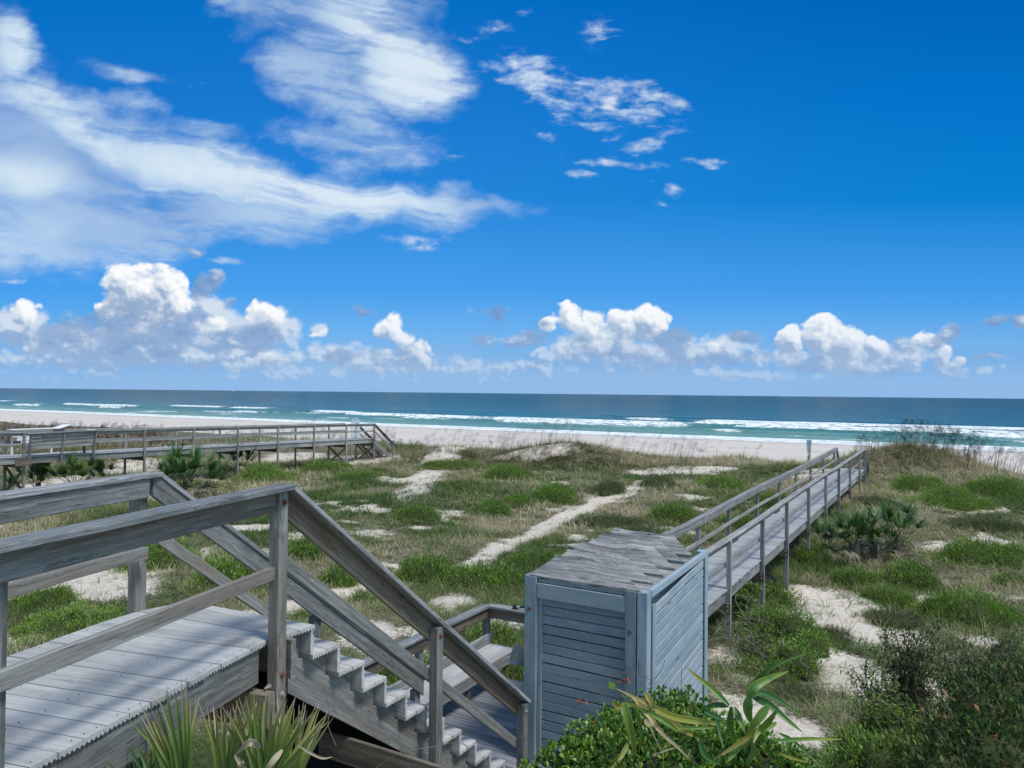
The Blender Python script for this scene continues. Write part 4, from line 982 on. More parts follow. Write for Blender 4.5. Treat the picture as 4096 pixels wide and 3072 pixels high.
# sandy path and bare patches as plan shapes
path_px = [(560, 2540), (1000, 2470), (1240, 2400), (1420, 2350), (1560, 2330), (1780, 2290), (1920, 2240), (2080, 2165), (2180, 2110), (2300, 2045), (2430, 1990), (2560, 1945), (2620, 1915)]
bumps.append((10.0, 18.0, 7.5, 9.0, -.70))
def Gxy(px, py): g_ = G(px, py); return g_.x, g_.y
path_xy = np.array([Gxy(*p) for p in path_px])
patches = [(3330, 2400, 300, 90), (3420, 2500, 300, 110), (3250, 2620, 280, 100), (3000, 2660, 200, 80), (3060, 2900, 260, 150), (3550, 2740, 300, 90), (3250, 1910, 200, 30), (350, 2350, 420, 90), (500, 2280, 260, 70), (820, 2210, 140, 45),
 (1450, 2540, 160, 60), (1800, 2420, 130, 60), (1700, 2540, 160, 50), (1190, 2930, 180, 80), (2300, 2150, 80, 20), (900, 2590, 300, 60), 
 (2150, 1845, 220, 18), (2750, 1880, 330, 22), (1800, 1800, 130, 30), (1450, 1840, 200, 30), (3300, 1830, 160, 36), (2760, 2130, 50, 12), (1500, 2020, 60, 14), (1650, 2110, 70, 12), (1400, 2090, 80, 14), (1560, 2250, 110, 14), (3900, 2040, 200, 30), (3750, 2010, 120, 20), (3900, 2250, 170, 30), (600, 1860, 200, 35), (1180, 1830, 200, 30), (4000, 2580, 140, 50), (1600, 1920, 160, 14),  (230, 1930, 160, 50), (2830, 1850, 260, 14), (3050, 1860, 230, 14), (60, 2560, 200, 60), (3800, 2420, 200, 40)]
pat = []
for (px, py, rx, ry) in patches:
    c = Gxy(px, py); e = Gxy(px + rx, py); f = Gxy(px, py - ry); pat.append((c[0], c[1], max(abs(e[0] - c[0]), .3), max(abs(f[1] - c[1]), .3)))
def sandiness(X, Y):
    X = np.asarray(X, float); Y = np.asarray(Y, float); u = X * .5 + Y * .866
    wx = X + 1.1 * (fb(X, Y, 4, 1.8, 4) - .5); wy = Y + 1.6 * (fb(X, Y, 6, 1.8, 4) - .5)
    s = np.zeros_like(X)
    for (a, b) in zip(path_xy[:-1], path_xy[1:]):
        d = b - a; t = np.clip(((wx - a[0]) * d[0] + (wy - a[1]) * d[1]) / (d @ d), 0, 1); dist = np.hypot(wx - a[0] - t * d[0], wy - a[1] - t * d[1]); s = np.maximum(s, 1 - smooth(dist, .32, .66))
    for (cx_, cy_, rx, ry) in pat:
        r = np.hypot((wx - cx_) / rx, (wy - cy_) / ry); s = np.maximum(s, (1 - smooth(r, .35, 1.1)) * (.62 + .7 * fb(X, Y, 2, 1.3, 3)))
    crest = 45
    s = np.maximum(s, smooth(u, crest + 1.5, crest + 5) )
    s = np.maximum(s * (.72 + .5 * fb(X, Y, 8, .8, 3)), .75 * smooth(fb(X, Y, 7, 2.2, 4), .64, .76))
    return s
def axis(a, b, step, outer, growth=1.25):
    c = list(np.arange(a, b + 1e-6, step)); l, r = [], []; d = step; x_ = a
    while x_ > -outer: d *= growth; x_ -= d; l.append(x_)
    d = step; x_ = b
    while x_ < outer: d *= growth; x_ += d; r.append(x_)
    return np.array(l[::-1] + c + r)
us = np.concatenate([axis(-4, 62, .22, 40)[lambda a: (a > -45) & (a <= 62)] if False else np.concatenate([-4 - np.cumsum(.3 * 1.35 ** np.arange(12))[::-1], np.arange(-4, 60, .22)]), np.arange(60, 130, .9), 130 + np.cumsum(2 * 1.3 ** np.arange(14))])
vs = axis(-34, 30, .24, 9000, 1.18)
Ug, Vg = np.meshgrid(us, vs, indexing='ij'); Xg = Ug * .5 + Vg * .866; Yg = Ug * .866 - Vg * .5
Zg = ground_z(Xg, Yg)
Zg = np.where(Ug > 125, np.minimum(Zg, CZ - 6.9 - (Ug - 125) * .02), Zg)
nu, nv = Ug.shape; idx = np.arange(nu * nv).reshape(nu, nv)
Q = np.stack([idx[:-1, :-1], idx[:-1, 1:], idx[1:, 1:], idx[1:, :-1]], -1).reshape(-1, 4)
Sg = sandiness(Xg, Yg)
mg, gg = material('dune_ground')
geo = gg.n('ShaderNodeNewGeometry').outputs['Position']
sa = gg.n('ShaderNodeAttribute', attribute_name='sand').outputs['Fac']; bu_ = gg.n('ShaderNodeAttribute', attribute_name='uu').outputs['Fac']; bv_ = gg.n('ShaderNodeAttribute', attribute_name='vv').outputs['Fac']
n1 = gg.noise(geo, 1.1, 5, .65); n2 = gg.noise(geo, 9, 6, .7); n3 = gg.noise(geo, 45, 4, .7)
stalk = gg.noise(gg.mapping(geo, sc=(60, 9, 9)), 1.0, 3, .7, 1.5); stalk2 = gg.noise(gg.mapping(geo, rot=(0, 0, 1.1), sc=(50, 8, 8)), 1.0, 3, .7, 1.5)
sandc = gg.ramp(n2, [(.3, (.46, .40, .33)), (.55, (.62, .56, .48)), (.75, (.70, .65, .57))])
litter = gg.ramp(gg.m('ADD', gg.m('MULTIPLY', n3, .6), gg.m('MULTIPLY', n2, .4)), [(.35, (.06, .056, .036)), (.52, (.15, .135, .09)), (.7, (.34, .30, .22))])
sf_ = gg.ss(gg.m('ADD', sa, gg.m('MULTIPLY', gg.m('SUBTRACT', n2, .5), 2.2)), .28, .75)
c_ = gg.mix(sf_, litter, sandc)
deb = gg.m('MULTIPLY', gg.ss(gg.m('MAXIMUM', stalk, stalk2), .57, .64), gg.ss(n1, .33, .55))
c_ = gg.mix(gg.m('MULTIPLY', deb, gg.mapr(bu_, 40, 50, .75, 0.0)), c_, (.17, .12, .085))
spk = gg.voro(geo, 26, 'F1', 'Distance'); 
c_ = gg.mix(gg.m('MULTIPLY', gg.m('SUBTRACT', 1.0, gg.ss(spk, .10, .2)), gg.mapr(bu_, 40, 50, .6, 0.0)), c_, (.13, .11, .07))
beachc = gg.ramp(gg.noise(gg.comb(gg.m('MULTIPLY', bu_, .8), gg.m('MULTIPLY', bv_, .12)), 1.0, 5, .6), [(.3, (.50, .445, .385)), (.7, (.60, .55, .49))])
wetc = (.36, .33, .30)
bc = gg.mix(gg.ss(bu_, 100, 116), beachc, wetc)
wr = gg.m('MULTIPLY', gg.ss(gg.m('ABSOLUTE', gg.m('SUBTRACT', gg.m('ADD', bu_, gg.m('MULTIPLY', gg.m('SUBTRACT', gg.noise(geo, .12, 3, .5), .5), 14.0)), 88.0)), 1.6, .2), gg.ss(gg.noise(geo, 1.3, 5, .7), .47, .62)); bc = gg.mix(gg.m('MULTIPLY', wr, .55), bc, (.22, .17, .13)); trk = gg.noise(gg.comb(gg.m('MULTIPLY', bu_, 1.3), gg.m('MULTIPLY', bv_, .05)), 1.0, 4, .6); bc = gg.mix(gg.m('MULTIPLY', gg.ss(trk, .55, .68), .28), bc, (.36, .32, .28))
c_ = gg.mix(gg.ss(gg.m('ADD', bu_, gg.m('MULTIPLY', n1, 4.0)), 51, 57), c_, bc)
hgt_ = gg.m('ADD', gg.m('MULTIPLY', gg.noise(geo, 4, 5, .6), 1.0), gg.m('MULTIPLY', n3, .25))
foot = gg.voro(gg.mapping(geo, sc=(1, 1, .2)), 1.6, 'SMOOTH_F1', 'Distance')
hgt_ = gg.m('ADD', hgt_, gg.m('MULTIPLY', foot, .6))
finish(gg, c_, gg.mapr(bu_, 104, 116, .95, .45), bump(gg, hgt_, .6, .06), .2)
gr_ = npmesh('ground', np.stack([Xg, Yg, Zg], -1).reshape(-1, 3), [Q], mg, attrs={'sand': ('FLOAT', Sg.ravel()), 'uu': ('FLOAT', Ug.ravel()), 'vv': ('FLOAT', Vg.ravel())}, smooth=True); gr_['kind'] = 'structure'
# ---------------------------------------------------------------- sea, displaced into real waves near the shore
us2 = np.concatenate([np.arange(106, 210, .4), 210 + np.cumsum(.45 * 1.045 ** np.arange(190))]); us2 = us2[us2 < 45000]
vs2 = axis(-330, 130, 2.2, 45000, 1.12)
Us, Vs = np.meshgrid(us2, vs2, indexing='ij')
def breaker(U_, V_, u0, w, amp, k, thr=.45, seg=26.0, drift=0.0):
    thr = thr + .13 * smooth(-V_, 40, 190)
    line = u0 + 5.0 * (fb(V_, V_ * 0 + k * 7., k, 40, 3) - .5) + 2.6 * (fb(V_, V_ * 0 + k * 3., k, 6, 4) - .5)
    act = smooth(fb(V_ + 100 * k, V_ * 0 + 3.1, (k + 2) % 10, seg, 3), thr, thr + .08)
    front = (U_ - line)
    ht = amp * np.where(front < 0, np.exp(-(front / (w * .45)) ** 2), np.exp(-(front / (w * 2.2)) ** 2))
    foam = act * np.where(front < 0, smooth(front, -w * 1.1, -w * .5), 1 - smooth(front, w * .6, w * 1.6))
    return ht * (.45 + .55 * act), foam
Hs = np.zeros_like(Us); Fm = np.zeros_like(Us)
for (u0, w, amp, k, thr, seg, dr) in ((117.0, .8, .10, 1, .0, 20, .0), (122.5, .9, .12, 2, .55, 16, .0), (136, 1.6, .40, 3, .52, 30, .0), (147, 1.6, .6, 4, .50, 38, 0.0), (156, 2.1, .75, 5, .44, 60, .0), (167, 2.0, .75, 6, .50, 44, .0), (186, 3.5, .5, 7, .56, 34, .0), (205, 4, .5, 8, .62, 24, 0)):
    a, b = breaker(Us, Vs, u0, w, amp, k, thr, seg, dr); Hs += a; Fm = np.maximum(Fm, b)
# swash edge at the sand
Fm = np.maximum(Fm, 1 - smooth(Us, 117.5 + 2.5 * fb(Vs, Vs * 0, 3, 12, 3), 119.3 + 2.5 * fb(Vs, Vs * 0, 3, 12, 3)))
far_f = np.clip((Us - 210) / 800, 0, 1)
chop = (.16 + .25 * far_f) * (fb(Us * 1.0, Vs * .45, 1, 5.0, 3) - .5) + .3 * (fb(Us, Vs * .35, 2, 22.0, 3) - .5)
Hs = Hs + chop * smooth(Us, 118, 130) * (1 - smooth(Us, 1500, 5000))
# thinner, patchy foam trails between breakers
trail = smooth(fb(Us * 1.0, Vs * .30, 5, 5, 4), .56, .70) * smooth(Us, 116, 122) * (1 - smooth(Us, 160, 182)) * .75
Xs = Us * .5 + Vs * .866; Ys = Us * .866 - Vs * .5
nu, nv = Us.shape; idx = np.arange(nu * nv).reshape(nu, nv); Q = np.stack([idx[:-1, :-1], idx[:-1, 1:], idx[1:, 1:], idx[1:, :-1]], -1).reshape(-1, 4)
SEA = CZ - 6.62
ms_, gg = material('sea_water')
geo = gg.n('ShaderNodeNewGeometry').outputs['Position']; uu = gg.n('ShaderNodeAttribute', attribute_name='uu').outputs['Fac']; fo = gg.n('ShaderNodeAttribute', attribute_name='foam').outputs['Fac']; tf = gg.n('ShaderNodeAttribute', attribute_name='trail').outputs['Fac']
vvv = gg.n('ShaderNodeAttribute', attribute_name='vv').outputs['Fac']
def wuv(a, b): return gg.comb(gg.m('MULTIPLY', uu, a), gg.m('MULTIPLY', vvv, b))
wn = wuv(1, .3)
b1 = gg.noise(wn, .035, 4, .55)
lu = gg.m('LOGARITHM', uu, 10.0)
luf = gg.m('ADD', lu, gg.m('MULTIPLY', gg.m('SUBTRACT', b1, .5), .16))
wc = gg.ramp(gg.mapr(luf, 2.05, 3.3), [(0.0, (.17, .31, .22)), (.05, (.115, .25, .20)), (.12, (.055, .195, .19)), (.20, (.020, .125, .155)), (.36, (.010, .090, .115)), (1.0, (.010, .068, .084))])
streak = gg.noise(wn, .30, 4, .6)
wc = gg.mix(gg.m('MULTIPLY', gg.ss(streak, .45, .62), .35), wc, gg.mix(1.0, wc, (.55, .75, .95), 'MULTIPLY')); sk2 = gg.noise(wuv(.11, .022), 1.0, 5, .65); wc = gg.mix(gg.m('MULTIPLY', gg.ss(sk2, .46, .60), gg.mapr(uu, 130, 260, 0, .55)), wc, gg.mix(1.0, wc, (.45, .62, .8), 'MULTIPLY'))
fn = gg.noise(wuv(1, .5), 1.4, 6, .7); fn2 = gg.noise(geo, .35, 4, .6)
fn3 = gg.noise(wuv(2.2, .35), 1.0, 6, .72); ff = gg.ss(gg.m('ADD', fo, gg.m('ADD', gg.m('MULTIPLY', gg.m('SUBTRACT', fn, .5), 1.8), gg.m('MULTIPLY', gg.m('SUBTRACT', fn3, .5), 2.6))), .48, 1.05)
tt = gg.m('MULTIPLY', gg.ss(gg.m('ADD', tf, gg.m('MULTIPLY', gg.m('SUBTRACT', fn, .5), 1.6)), .56, .92), .75)
cap = gg.m('MULTIPLY', gg.ss(gg.noise(wuv(.22, .07), 1.0, 3, .6), .735, .76), gg.mapr(uu, 200, 900, 1.0, 0.6))
ff = gg.m('MAXIMUM', gg.m('MAXIMUM', ff, tt), cap)
cfin = gg.mix(ff, wc, (.80, .83, .84))
bh = gg.m('ADD', gg.m('MULTIPLY', gg.noise(wuv(1, .5), .8, 5, .62), 1.0), gg.m('MULTIPLY', gg.noise(wuv(1, .3), .12, 4, .6), 3.5))
b = gg.n('ShaderNodeBsdfPrincipled'); gg.l(cfin, b.inputs['Base Color']); gg.put(gg.mapr(ff, 0, 1, .22, .8), b.inputs['Roughness']); b.inputs['IOR'].default_value = 1.33; b.inputs['Specular IOR Level'].default_value = .14
bh = gg.m('ADD', bh, gg.m('MULTIPLY', gg.noise(wuv(.05, .014), 1.0, 6, .7), 14.0)); gg.l(bump(gg, bh, 1.0, gg.mapr(uu, 115, 700, .5, 1.6)), b.inputs['Normal']); o_ = gg.n('ShaderNodeOutputMaterial'); gg.l(b.outputs[0], o_.inputs[0])
sea = npmesh('sea', np.stack([Xs, Ys, SEA + Hs], -1).reshape(-1, 3), [Q], ms_, attrs={'uu': ('FLOAT', Us.ravel()), 'vv': ('FLOAT', Vs.ravel()), 'foam': ('FLOAT', Fm.ravel()), 'trail': ('FLOAT', trail.ravel())}, smooth=True); sea['kind'] = 'structure'
# ================================================================ vegetation
def leafmat(name, stops, rough=.55, transl=.28, spec=.3):
    m, gg = material(name)
    t = gg.n('ShaderNodeAttribute', attribute_name='tint').outputs['Fac']
    finish(gg, gg.ramp(t, stops), rough, None, spec, transl); return m
M_SHRUB = leafmat('shrub_leaf', [(0, (.055, .115, .022)), (.35, (.13, .245, .034)), (.7, (.25, .40, .06)), (.93, (.25, .37, .09)), (1, (.42, .42, .16))])
M_SHRUB2 = leafmat('olive_shrub_leaf', [(0, (.06, .085, .035)), (.4, (.12, .155, .06)), (.8, (.21, .235, .095)), (1, (.38, .34, .17))])
M_DARK = leafmat('dark_shrub_leaf', [(0, (.02, .045, .015)), (.45, (.05, .098, .024)), (.78, (.12, .18, .035)), (.88, (.20, .24, .06)), (.93, (.24, .10, .04)), (1, (.36, .12, .06))])
M_GRASS = leafmat('dune_grass_blade', [(0, (.05, .11, .026)), (.25, (.12, .17, .055)), (.5, (.25, .26, .125)), (.75, (.40, .365, .22)), (1, (.50, .45, .31))], .8, .25, .1)
M_OATS = leafmat('sea_oat', [(0, (.13, .11, .05)), (.5, (.26, .20, .11)), (.75, (.12, .07, .042)), (1, (.07, .04, .028))], .9, .1, .1)
M_PALM = leafmat('palmetto_blade', [(0, (.030, .080, .026)), (.4, (.065, .145, .036)), (.65, (.15, .24, .055)), (.8, (.24, .25, .07)), (.9, (.33, .27, .17)), (1, (.45, .38, .29))], .42, .2, .4)
M_FORE = leafmat('glossy_leaf', [(0, (.03, .08, .012)), (.4, (.08, .185, .02)), (.75, (.18, .31, .035)), (.96, (.26, .38, .05)), (.985, (.30, .20, .05)), (1, (.30, .08, .03))], .38, .25, .45)
M_STRAP = leafmat('strap_leaf', [(0, (.02, .075, .025)), (.3, (.055, .17, .035)), (.55, (.14, .25, .04)), (.75, (.33, .32, .05)), (.9, (.40, .30, .12)), (1, (.46, .38, .27))], .4, .3, .45)
M_TWIG = leafmat('bare_twig', [(0, (.05, .04, .035)), (.5, (.14, .11, .09)), (1, (.33, .30, .27))], .9, .0001, .1)
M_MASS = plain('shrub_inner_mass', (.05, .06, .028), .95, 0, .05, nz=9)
def rnd(*s): return rng.random(s)
def unit(a): return a / np.maximum(np.linalg.norm(a, axis=-1, keepdims=True), 1e-9)
class LF:
    """collects leaves and blades as raw arrays"""
    def __init__(s): s.V = []; s.T = []; s.Q = []; s.R = []; s.n = 0
    def _add(s, V, t, Q=None, R=None):
        k = len(V)
        s.V.append(V); s.T.append(t)
        if Q is not None: s.Q.append(Q + s.n)
        if R is not None: s.R.append(R + s.n)
        s.n += k
    def leaves(s, c, d, L, Wd, t, fold=.25, obov=False):
        n = len(c); d = unit(d); up = np.tile([0, 0, 1.], (n, 1)) + (rnd(n, 3) - .5) * .9; sd = unit(np.cross(d, up)); nr = np.cross(sd, d)
        L = np.broadcast_to(L, n)[:, None]; Wd = np.broadcast_to(Wd, n)[:, None]
        if obov:
            pts = [c, c + d * L * .35 - sd * Wd * .33 + nr * Wd * fold * .6, c + d * L * .74 - sd * Wd * .5 + nr * Wd * fold, c + d * L - nr * L * .05, c + d * L * .74 + sd * Wd * .5 + nr * Wd * fold, c + d * L * .35 + sd * Wd * .33 + nr * Wd * fold * .6]
            V = np.stack(pts, 1).reshape(-1, 3); b = np.arange(n)[:, None] * 6
            s._add(V, np.repeat(t, 6), np.concatenate([b + [0, 1, 4, 5], b + [1, 2, 3, 4]]))
        else:
            pts = [c, c + d * L * .5 - sd * Wd * .5 + nr * Wd * fold, c + d * L, c + d * L * .5 + sd * Wd * .5 + nr * Wd * fold]
            V = np.stack(pts, 1).reshape(-1, 3); b = np.arange(n)[:, None] * 4; s._add(V, np.repeat(t, 4), b + [0, 1, 2, 3])
    def blades(s, c, d, L, Wd, t, droop=.5, tip_t=None, segs=2):
        """tapering curved ribbons; d start direction; droop bends towards the ground"""
        n = len(c); d = unit(d); L = np.broadcast_to(L, n).astype(float); Wd = np.broadcast_to(Wd, n).astype(float); droop = np.broadcast_to(droop, n).astype(float)
        h = unit(d * [1, 1, 0] + 1e-6); sd = unit(np.cross(d, np.tile([0, 0, 1.], (n, 1)) + 1e-4)); pts = []; ts = []
        p = c.copy(); cur = d.copy()
        for i in range(segs + 1):
            f = i / (segs + .35); w = (Wd * (1 - f ** 1.6))[:, None] * .5
            if i < segs + 1: pts += [p - sd * w, p + sd * w]; tt = t if tip_t is None else t + (tip_t - t) * f ** 2.2; ts += [tt, tt]
            cur = unit(cur + (h * .25 - np.array([0, 0, 1.])) * (droop / (segs + .5))[:, None]); p = p + cur * (L / (segs + 1))[:, None]
        pts.append(p); ts.append(t if tip_t is None else np.broadcast_to(tip_t, n))
        k = 2 * (segs + 1) + 1; V = np.stack(pts, 1).reshape(-1, 3); T = np.stack(ts, 1).reshape(-1); b = np.arange(n)[:, None] * k
        Q = np.concatenate([b + [2 * i, 2 * i + 1, 2 * i + 3, 2 * i + 2] for i in range(segs)]); R = b + [2 * segs, 2 * segs + 1, 2 * segs + 2]
        s._add(V, T, Q, R)
    def strip(s, pts, w, t, cup=.18, nrm=(0, -1, .3)):
        """one hand-placed strap leaf along a polyline (smoothed)"""
        COLS = ((-1, 0, 0), (-.66, .10, .05), (-.33, -.04, -.05), (0, .08, .06), (.33, -.04, -.05), (.66, .10, .05), (1, 0, 0)); eg = random.uniform(0, .16); P_ = [Vector(p) for p in pts]; P_ = catmull(P_, 6); n = len(P_); V = []; T = []
        for i, p in enumerate(P_):
            f = i / (n - 1); tg = (P_[min(i + 1, n - 1)] - P_[max(i - 1, 0)]).normalized(); sdv = tg.cross(Vector(nrm)).normalized(); nn = sdv.cross(tg)
            ww = w * min(1, .35 + f * 3.0) * (1 - f ** 2.2) * .5 + .001
            tt = t if not hasattr(t, '__len__') else t[0] + (t[1] - t[0]) * f ** 1.5
            for jj, (ax, ay, at_) in enumerate(COLS): V.append(p + sdv * ww * ax + nn * ww * (cup * abs(ax) + ay)); T.append(tt + at_ + eg * (abs(ax) > .9))
        Q = [[7 * i + j, 7 * i + j + 1, 7 * i + j + 8, 7 * i + j + 7] for i in range(n - 1) for j in range(6)]
        s._add(np.array([tuple(v) for v in V]), np.array(T), np.array(Q))
    def twig(s, pts, r0, r1, t):
        P_ = catmull([Vector(p) for p in pts], 3); n = len(P_); V = []
        for i, p in enumerate(P_):
            r = r0 + (r1 - r0) * i / (n - 1); tg = (P_[min(i + 1, n - 1)] - P_[max(i - 1, 0)]).normalized(); a = tg.cross(Vector((.3, .5, .8))).normalized(); b = tg.cross(a)
            for j in range(3): q = j * 2.0944; V.append(tuple(p + a * r * math.cos(q) + b * r * math.sin(q)))
        Q = [[3 * i + j, 3 * i + (j + 1) % 3, 3 * i + 3 + (j + 1) % 3, 3 * i + 3 + j] for i in range(n - 1) for j in range(3)]
        s._add(np.array(V), np.full(len(V), t), np.array(Q))
    def build(s, name, mat, parent=None, loc=None, smooth=False):
        V = np.concatenate(s.V); T = np.clip(np.concatenate(s.T), 0, 1); F_ = []
        if s.Q: F_.append(np.concatenate(s.Q))
        if s.R: F_.append(np.concatenate(s.R))
        return npmesh(name, V, F_, mat, parent, {'tint': ('FLOAT', T)}, smooth, loc)
def catmull(P_, k):
    if len(P_) < 3: return [P_[0].lerp(P_[-1], i / k) for i in range(k + 1)]
    Q_ = [P_[0] * 2 - P_[1]] + P_ + [P_[-1] * 2 - P_[-2]]; out = []
    for i in range(1, len(Q_) - 2):
        for j in range(k):
            t = j / k; a, b, c, d = Q_[i - 1], Q_[i], Q_[i + 1], Q_[i + 2]
            out.append(.5 * ((2 * b) + (c - a) * t + (2 * a - 5 * b + 4 * c - d) * t * t + (-a + 3 * b - 3 * c + d) * t ** 3))
    return out + [P_[-1]]
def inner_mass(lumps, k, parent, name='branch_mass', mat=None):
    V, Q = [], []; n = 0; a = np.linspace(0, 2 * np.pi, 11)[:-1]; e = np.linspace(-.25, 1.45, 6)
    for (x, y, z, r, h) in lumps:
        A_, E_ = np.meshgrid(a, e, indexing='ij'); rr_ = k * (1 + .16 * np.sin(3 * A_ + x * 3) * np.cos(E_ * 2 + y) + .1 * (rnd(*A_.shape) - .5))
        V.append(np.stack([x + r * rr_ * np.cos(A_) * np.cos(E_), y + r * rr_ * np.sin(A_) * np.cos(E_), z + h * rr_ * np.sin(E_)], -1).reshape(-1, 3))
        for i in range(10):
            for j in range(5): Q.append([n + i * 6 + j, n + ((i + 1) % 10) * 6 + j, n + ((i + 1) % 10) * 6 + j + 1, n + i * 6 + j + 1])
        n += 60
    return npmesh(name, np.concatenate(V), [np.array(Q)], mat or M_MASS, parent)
def cover(lf, lumps, dens, L, Wd, tmean=.5, tsd=.2, upb=.7, obov=False, depth=.35, rose=1):
    """leaves over the outside of a set of dome lumps"""
    tsd = tsd * 1.25; tot = 0
    for li, (x, y, z, r, h) in enumerate(lumps):
        n = max(12, int(dens * 2 * math.pi * r * (r + h) / 2)); a = rnd(n) * 2 * np.pi; se = rnd(n) * 1.12 - .12; e = np.arcsin(np.clip(se, -.3, 1)); k = 1 - depth * rnd(n) ** 1.7
        bmp = 1 + .13 * np.sin(a * 5 + e * 4 + li) + .10 * np.sin(a * 11 + li * 2) * np.cos(e * 9)
        o = np.stack([np.cos(a) * np.cos(e), np.sin(a) * np.cos(e), np.sin(e)], -1); p = np.array([x, y, z]) + o * np.array([r, r, h]) * (k * bmp)[:, None]
        keep = np.ones(n, bool)
        for lj, (x2, y2, z2, r2, h2) in enumerate(lumps):
            if lj != li: keep &= (((p[:, 0] - x2) / r2) ** 2 + ((p[:, 1] - y2) / r2) ** 2 + ((p[:, 2] - z2) / h2) ** 2) > .55
        p, o, k = p[keep], o[keep], k[keep]; n = len(p)
        t = tmean + rng.normal(0, tsd, n) + (rnd() - .5) * .12 + .10 * (fb(p[:, 0] * 3, p[:, 1] * 3, 2, 1.0, 2) - .5)
        if rose > 1:
            ax = unit(o * .6 + np.array([0, 0, upb]) + (rnd(n, 3) - .5) * .7)
            for q in range(rose):
                d = unit(ax * .9 + unit(rng.normal(0, 1, (n, 3))) * .75); lf.leaves(p + (rnd(n, 3) - .5) * L * .2, d, L * (.65 + .6 * rnd(n)), Wd * (.7 + .6 * rnd(n)), np.clip(t + rng.normal(0, .09, n), 0, 1), .2, obov)
        else: lf.leaves(p, unit(o * .8 + np.array([0, 0, upb]) + rng.normal(0, .5, (n, 3))), L * (.6 + .8 * rnd(n)), Wd * (.7 + .6 * rnd(n)), np.clip(t, 0, 1), .25, obov)
        tot += n
    return tot
def dome_lumps(R, H, seed, k=9):
    r_ = np.random.default_rng(seed); L_ = [(0, 0, -.05 * H, R * .72, H)]
    for i in range(k):
        a = r_.random() * 6.283; d = R * (.35 + .45 * r_.random()); rr_ = R * (.25 + .25 * r_.random()); L_.append((math.cos(a) * d, math.sin(a) * d * .9, -.05, rr_, H * (.45 + .45 * r_.random())))
    return L_
# ---------------------------------------------------------------- shrub templates (one thing each, copied)
def shrub_template(R, H, seed, dens, L, Wd, mat, tm=.45, twigs=40):
    lm = dome_lumps(R, H, seed); root = empty('beach_shrub')
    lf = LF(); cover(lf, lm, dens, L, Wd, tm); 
    n = int(dens * R * R * .9); a = rnd(n) * 6.283; d = R * (.7 + .5 * rnd(n)); p = np.stack([np.cos(a) * d, np.sin(a) * d, rnd(n) * .08 * 1], -1)
    lf.leaves(p, np.stack([np.cos(a), np.sin(a), .6 + rnd(n)], -1), L, Wd, np.clip(tm + rng.normal(0, .2, n), 0, 1))
    lf.build('foliage', mat, root); inner_mass(lm, .70, root)
    tw = LF()
    for i in range(twigs):
        a = rnd() * 6.283; d = R * (.2 + .8 * rnd()); b = Vector((math.cos(a) * d * .6, math.sin(a) * d * .6, H * .1)); e = Vector((math.cos(a) * d, math.sin(a) * d, H * (1.0 - .6 * (d / R) ** 2) + .10)); tw.twig([b, b.lerp(e, .5) + Vector((.03, .02, .06)), e], .006, .002, rnd())
    tw.build('twigs', M_TWIG, root)['kind'] = 'stuff'
    return root
TPL = []
for i, (R, H, dn_, L, Wd, mt, tm) in enumerate([(.55, .34, 1300, .055, .020, M_SHRUB, .42), (1.0, .46, 1100, .060, .022, M_SHRUB, .47), (1.0, .50, 1100, .058, .021, M_SHRUB, .38), (1.6, .60, 850, .065, .024, M_SHRUB, .43), (1.6, .50, 850, .06, .023, M_SHRUB, .52), (.8, .36, 1000, .065, .015, M_SHRUB2, .45), (1.3, .40, 850, .07, .016, M_SHRUB2, .42)]):
    TPL.append((R, H, mt, shrub_template(R, H, 40 + i, dn_, L, Wd, mt, tm)))
used = set(); SHRUB_XY = []
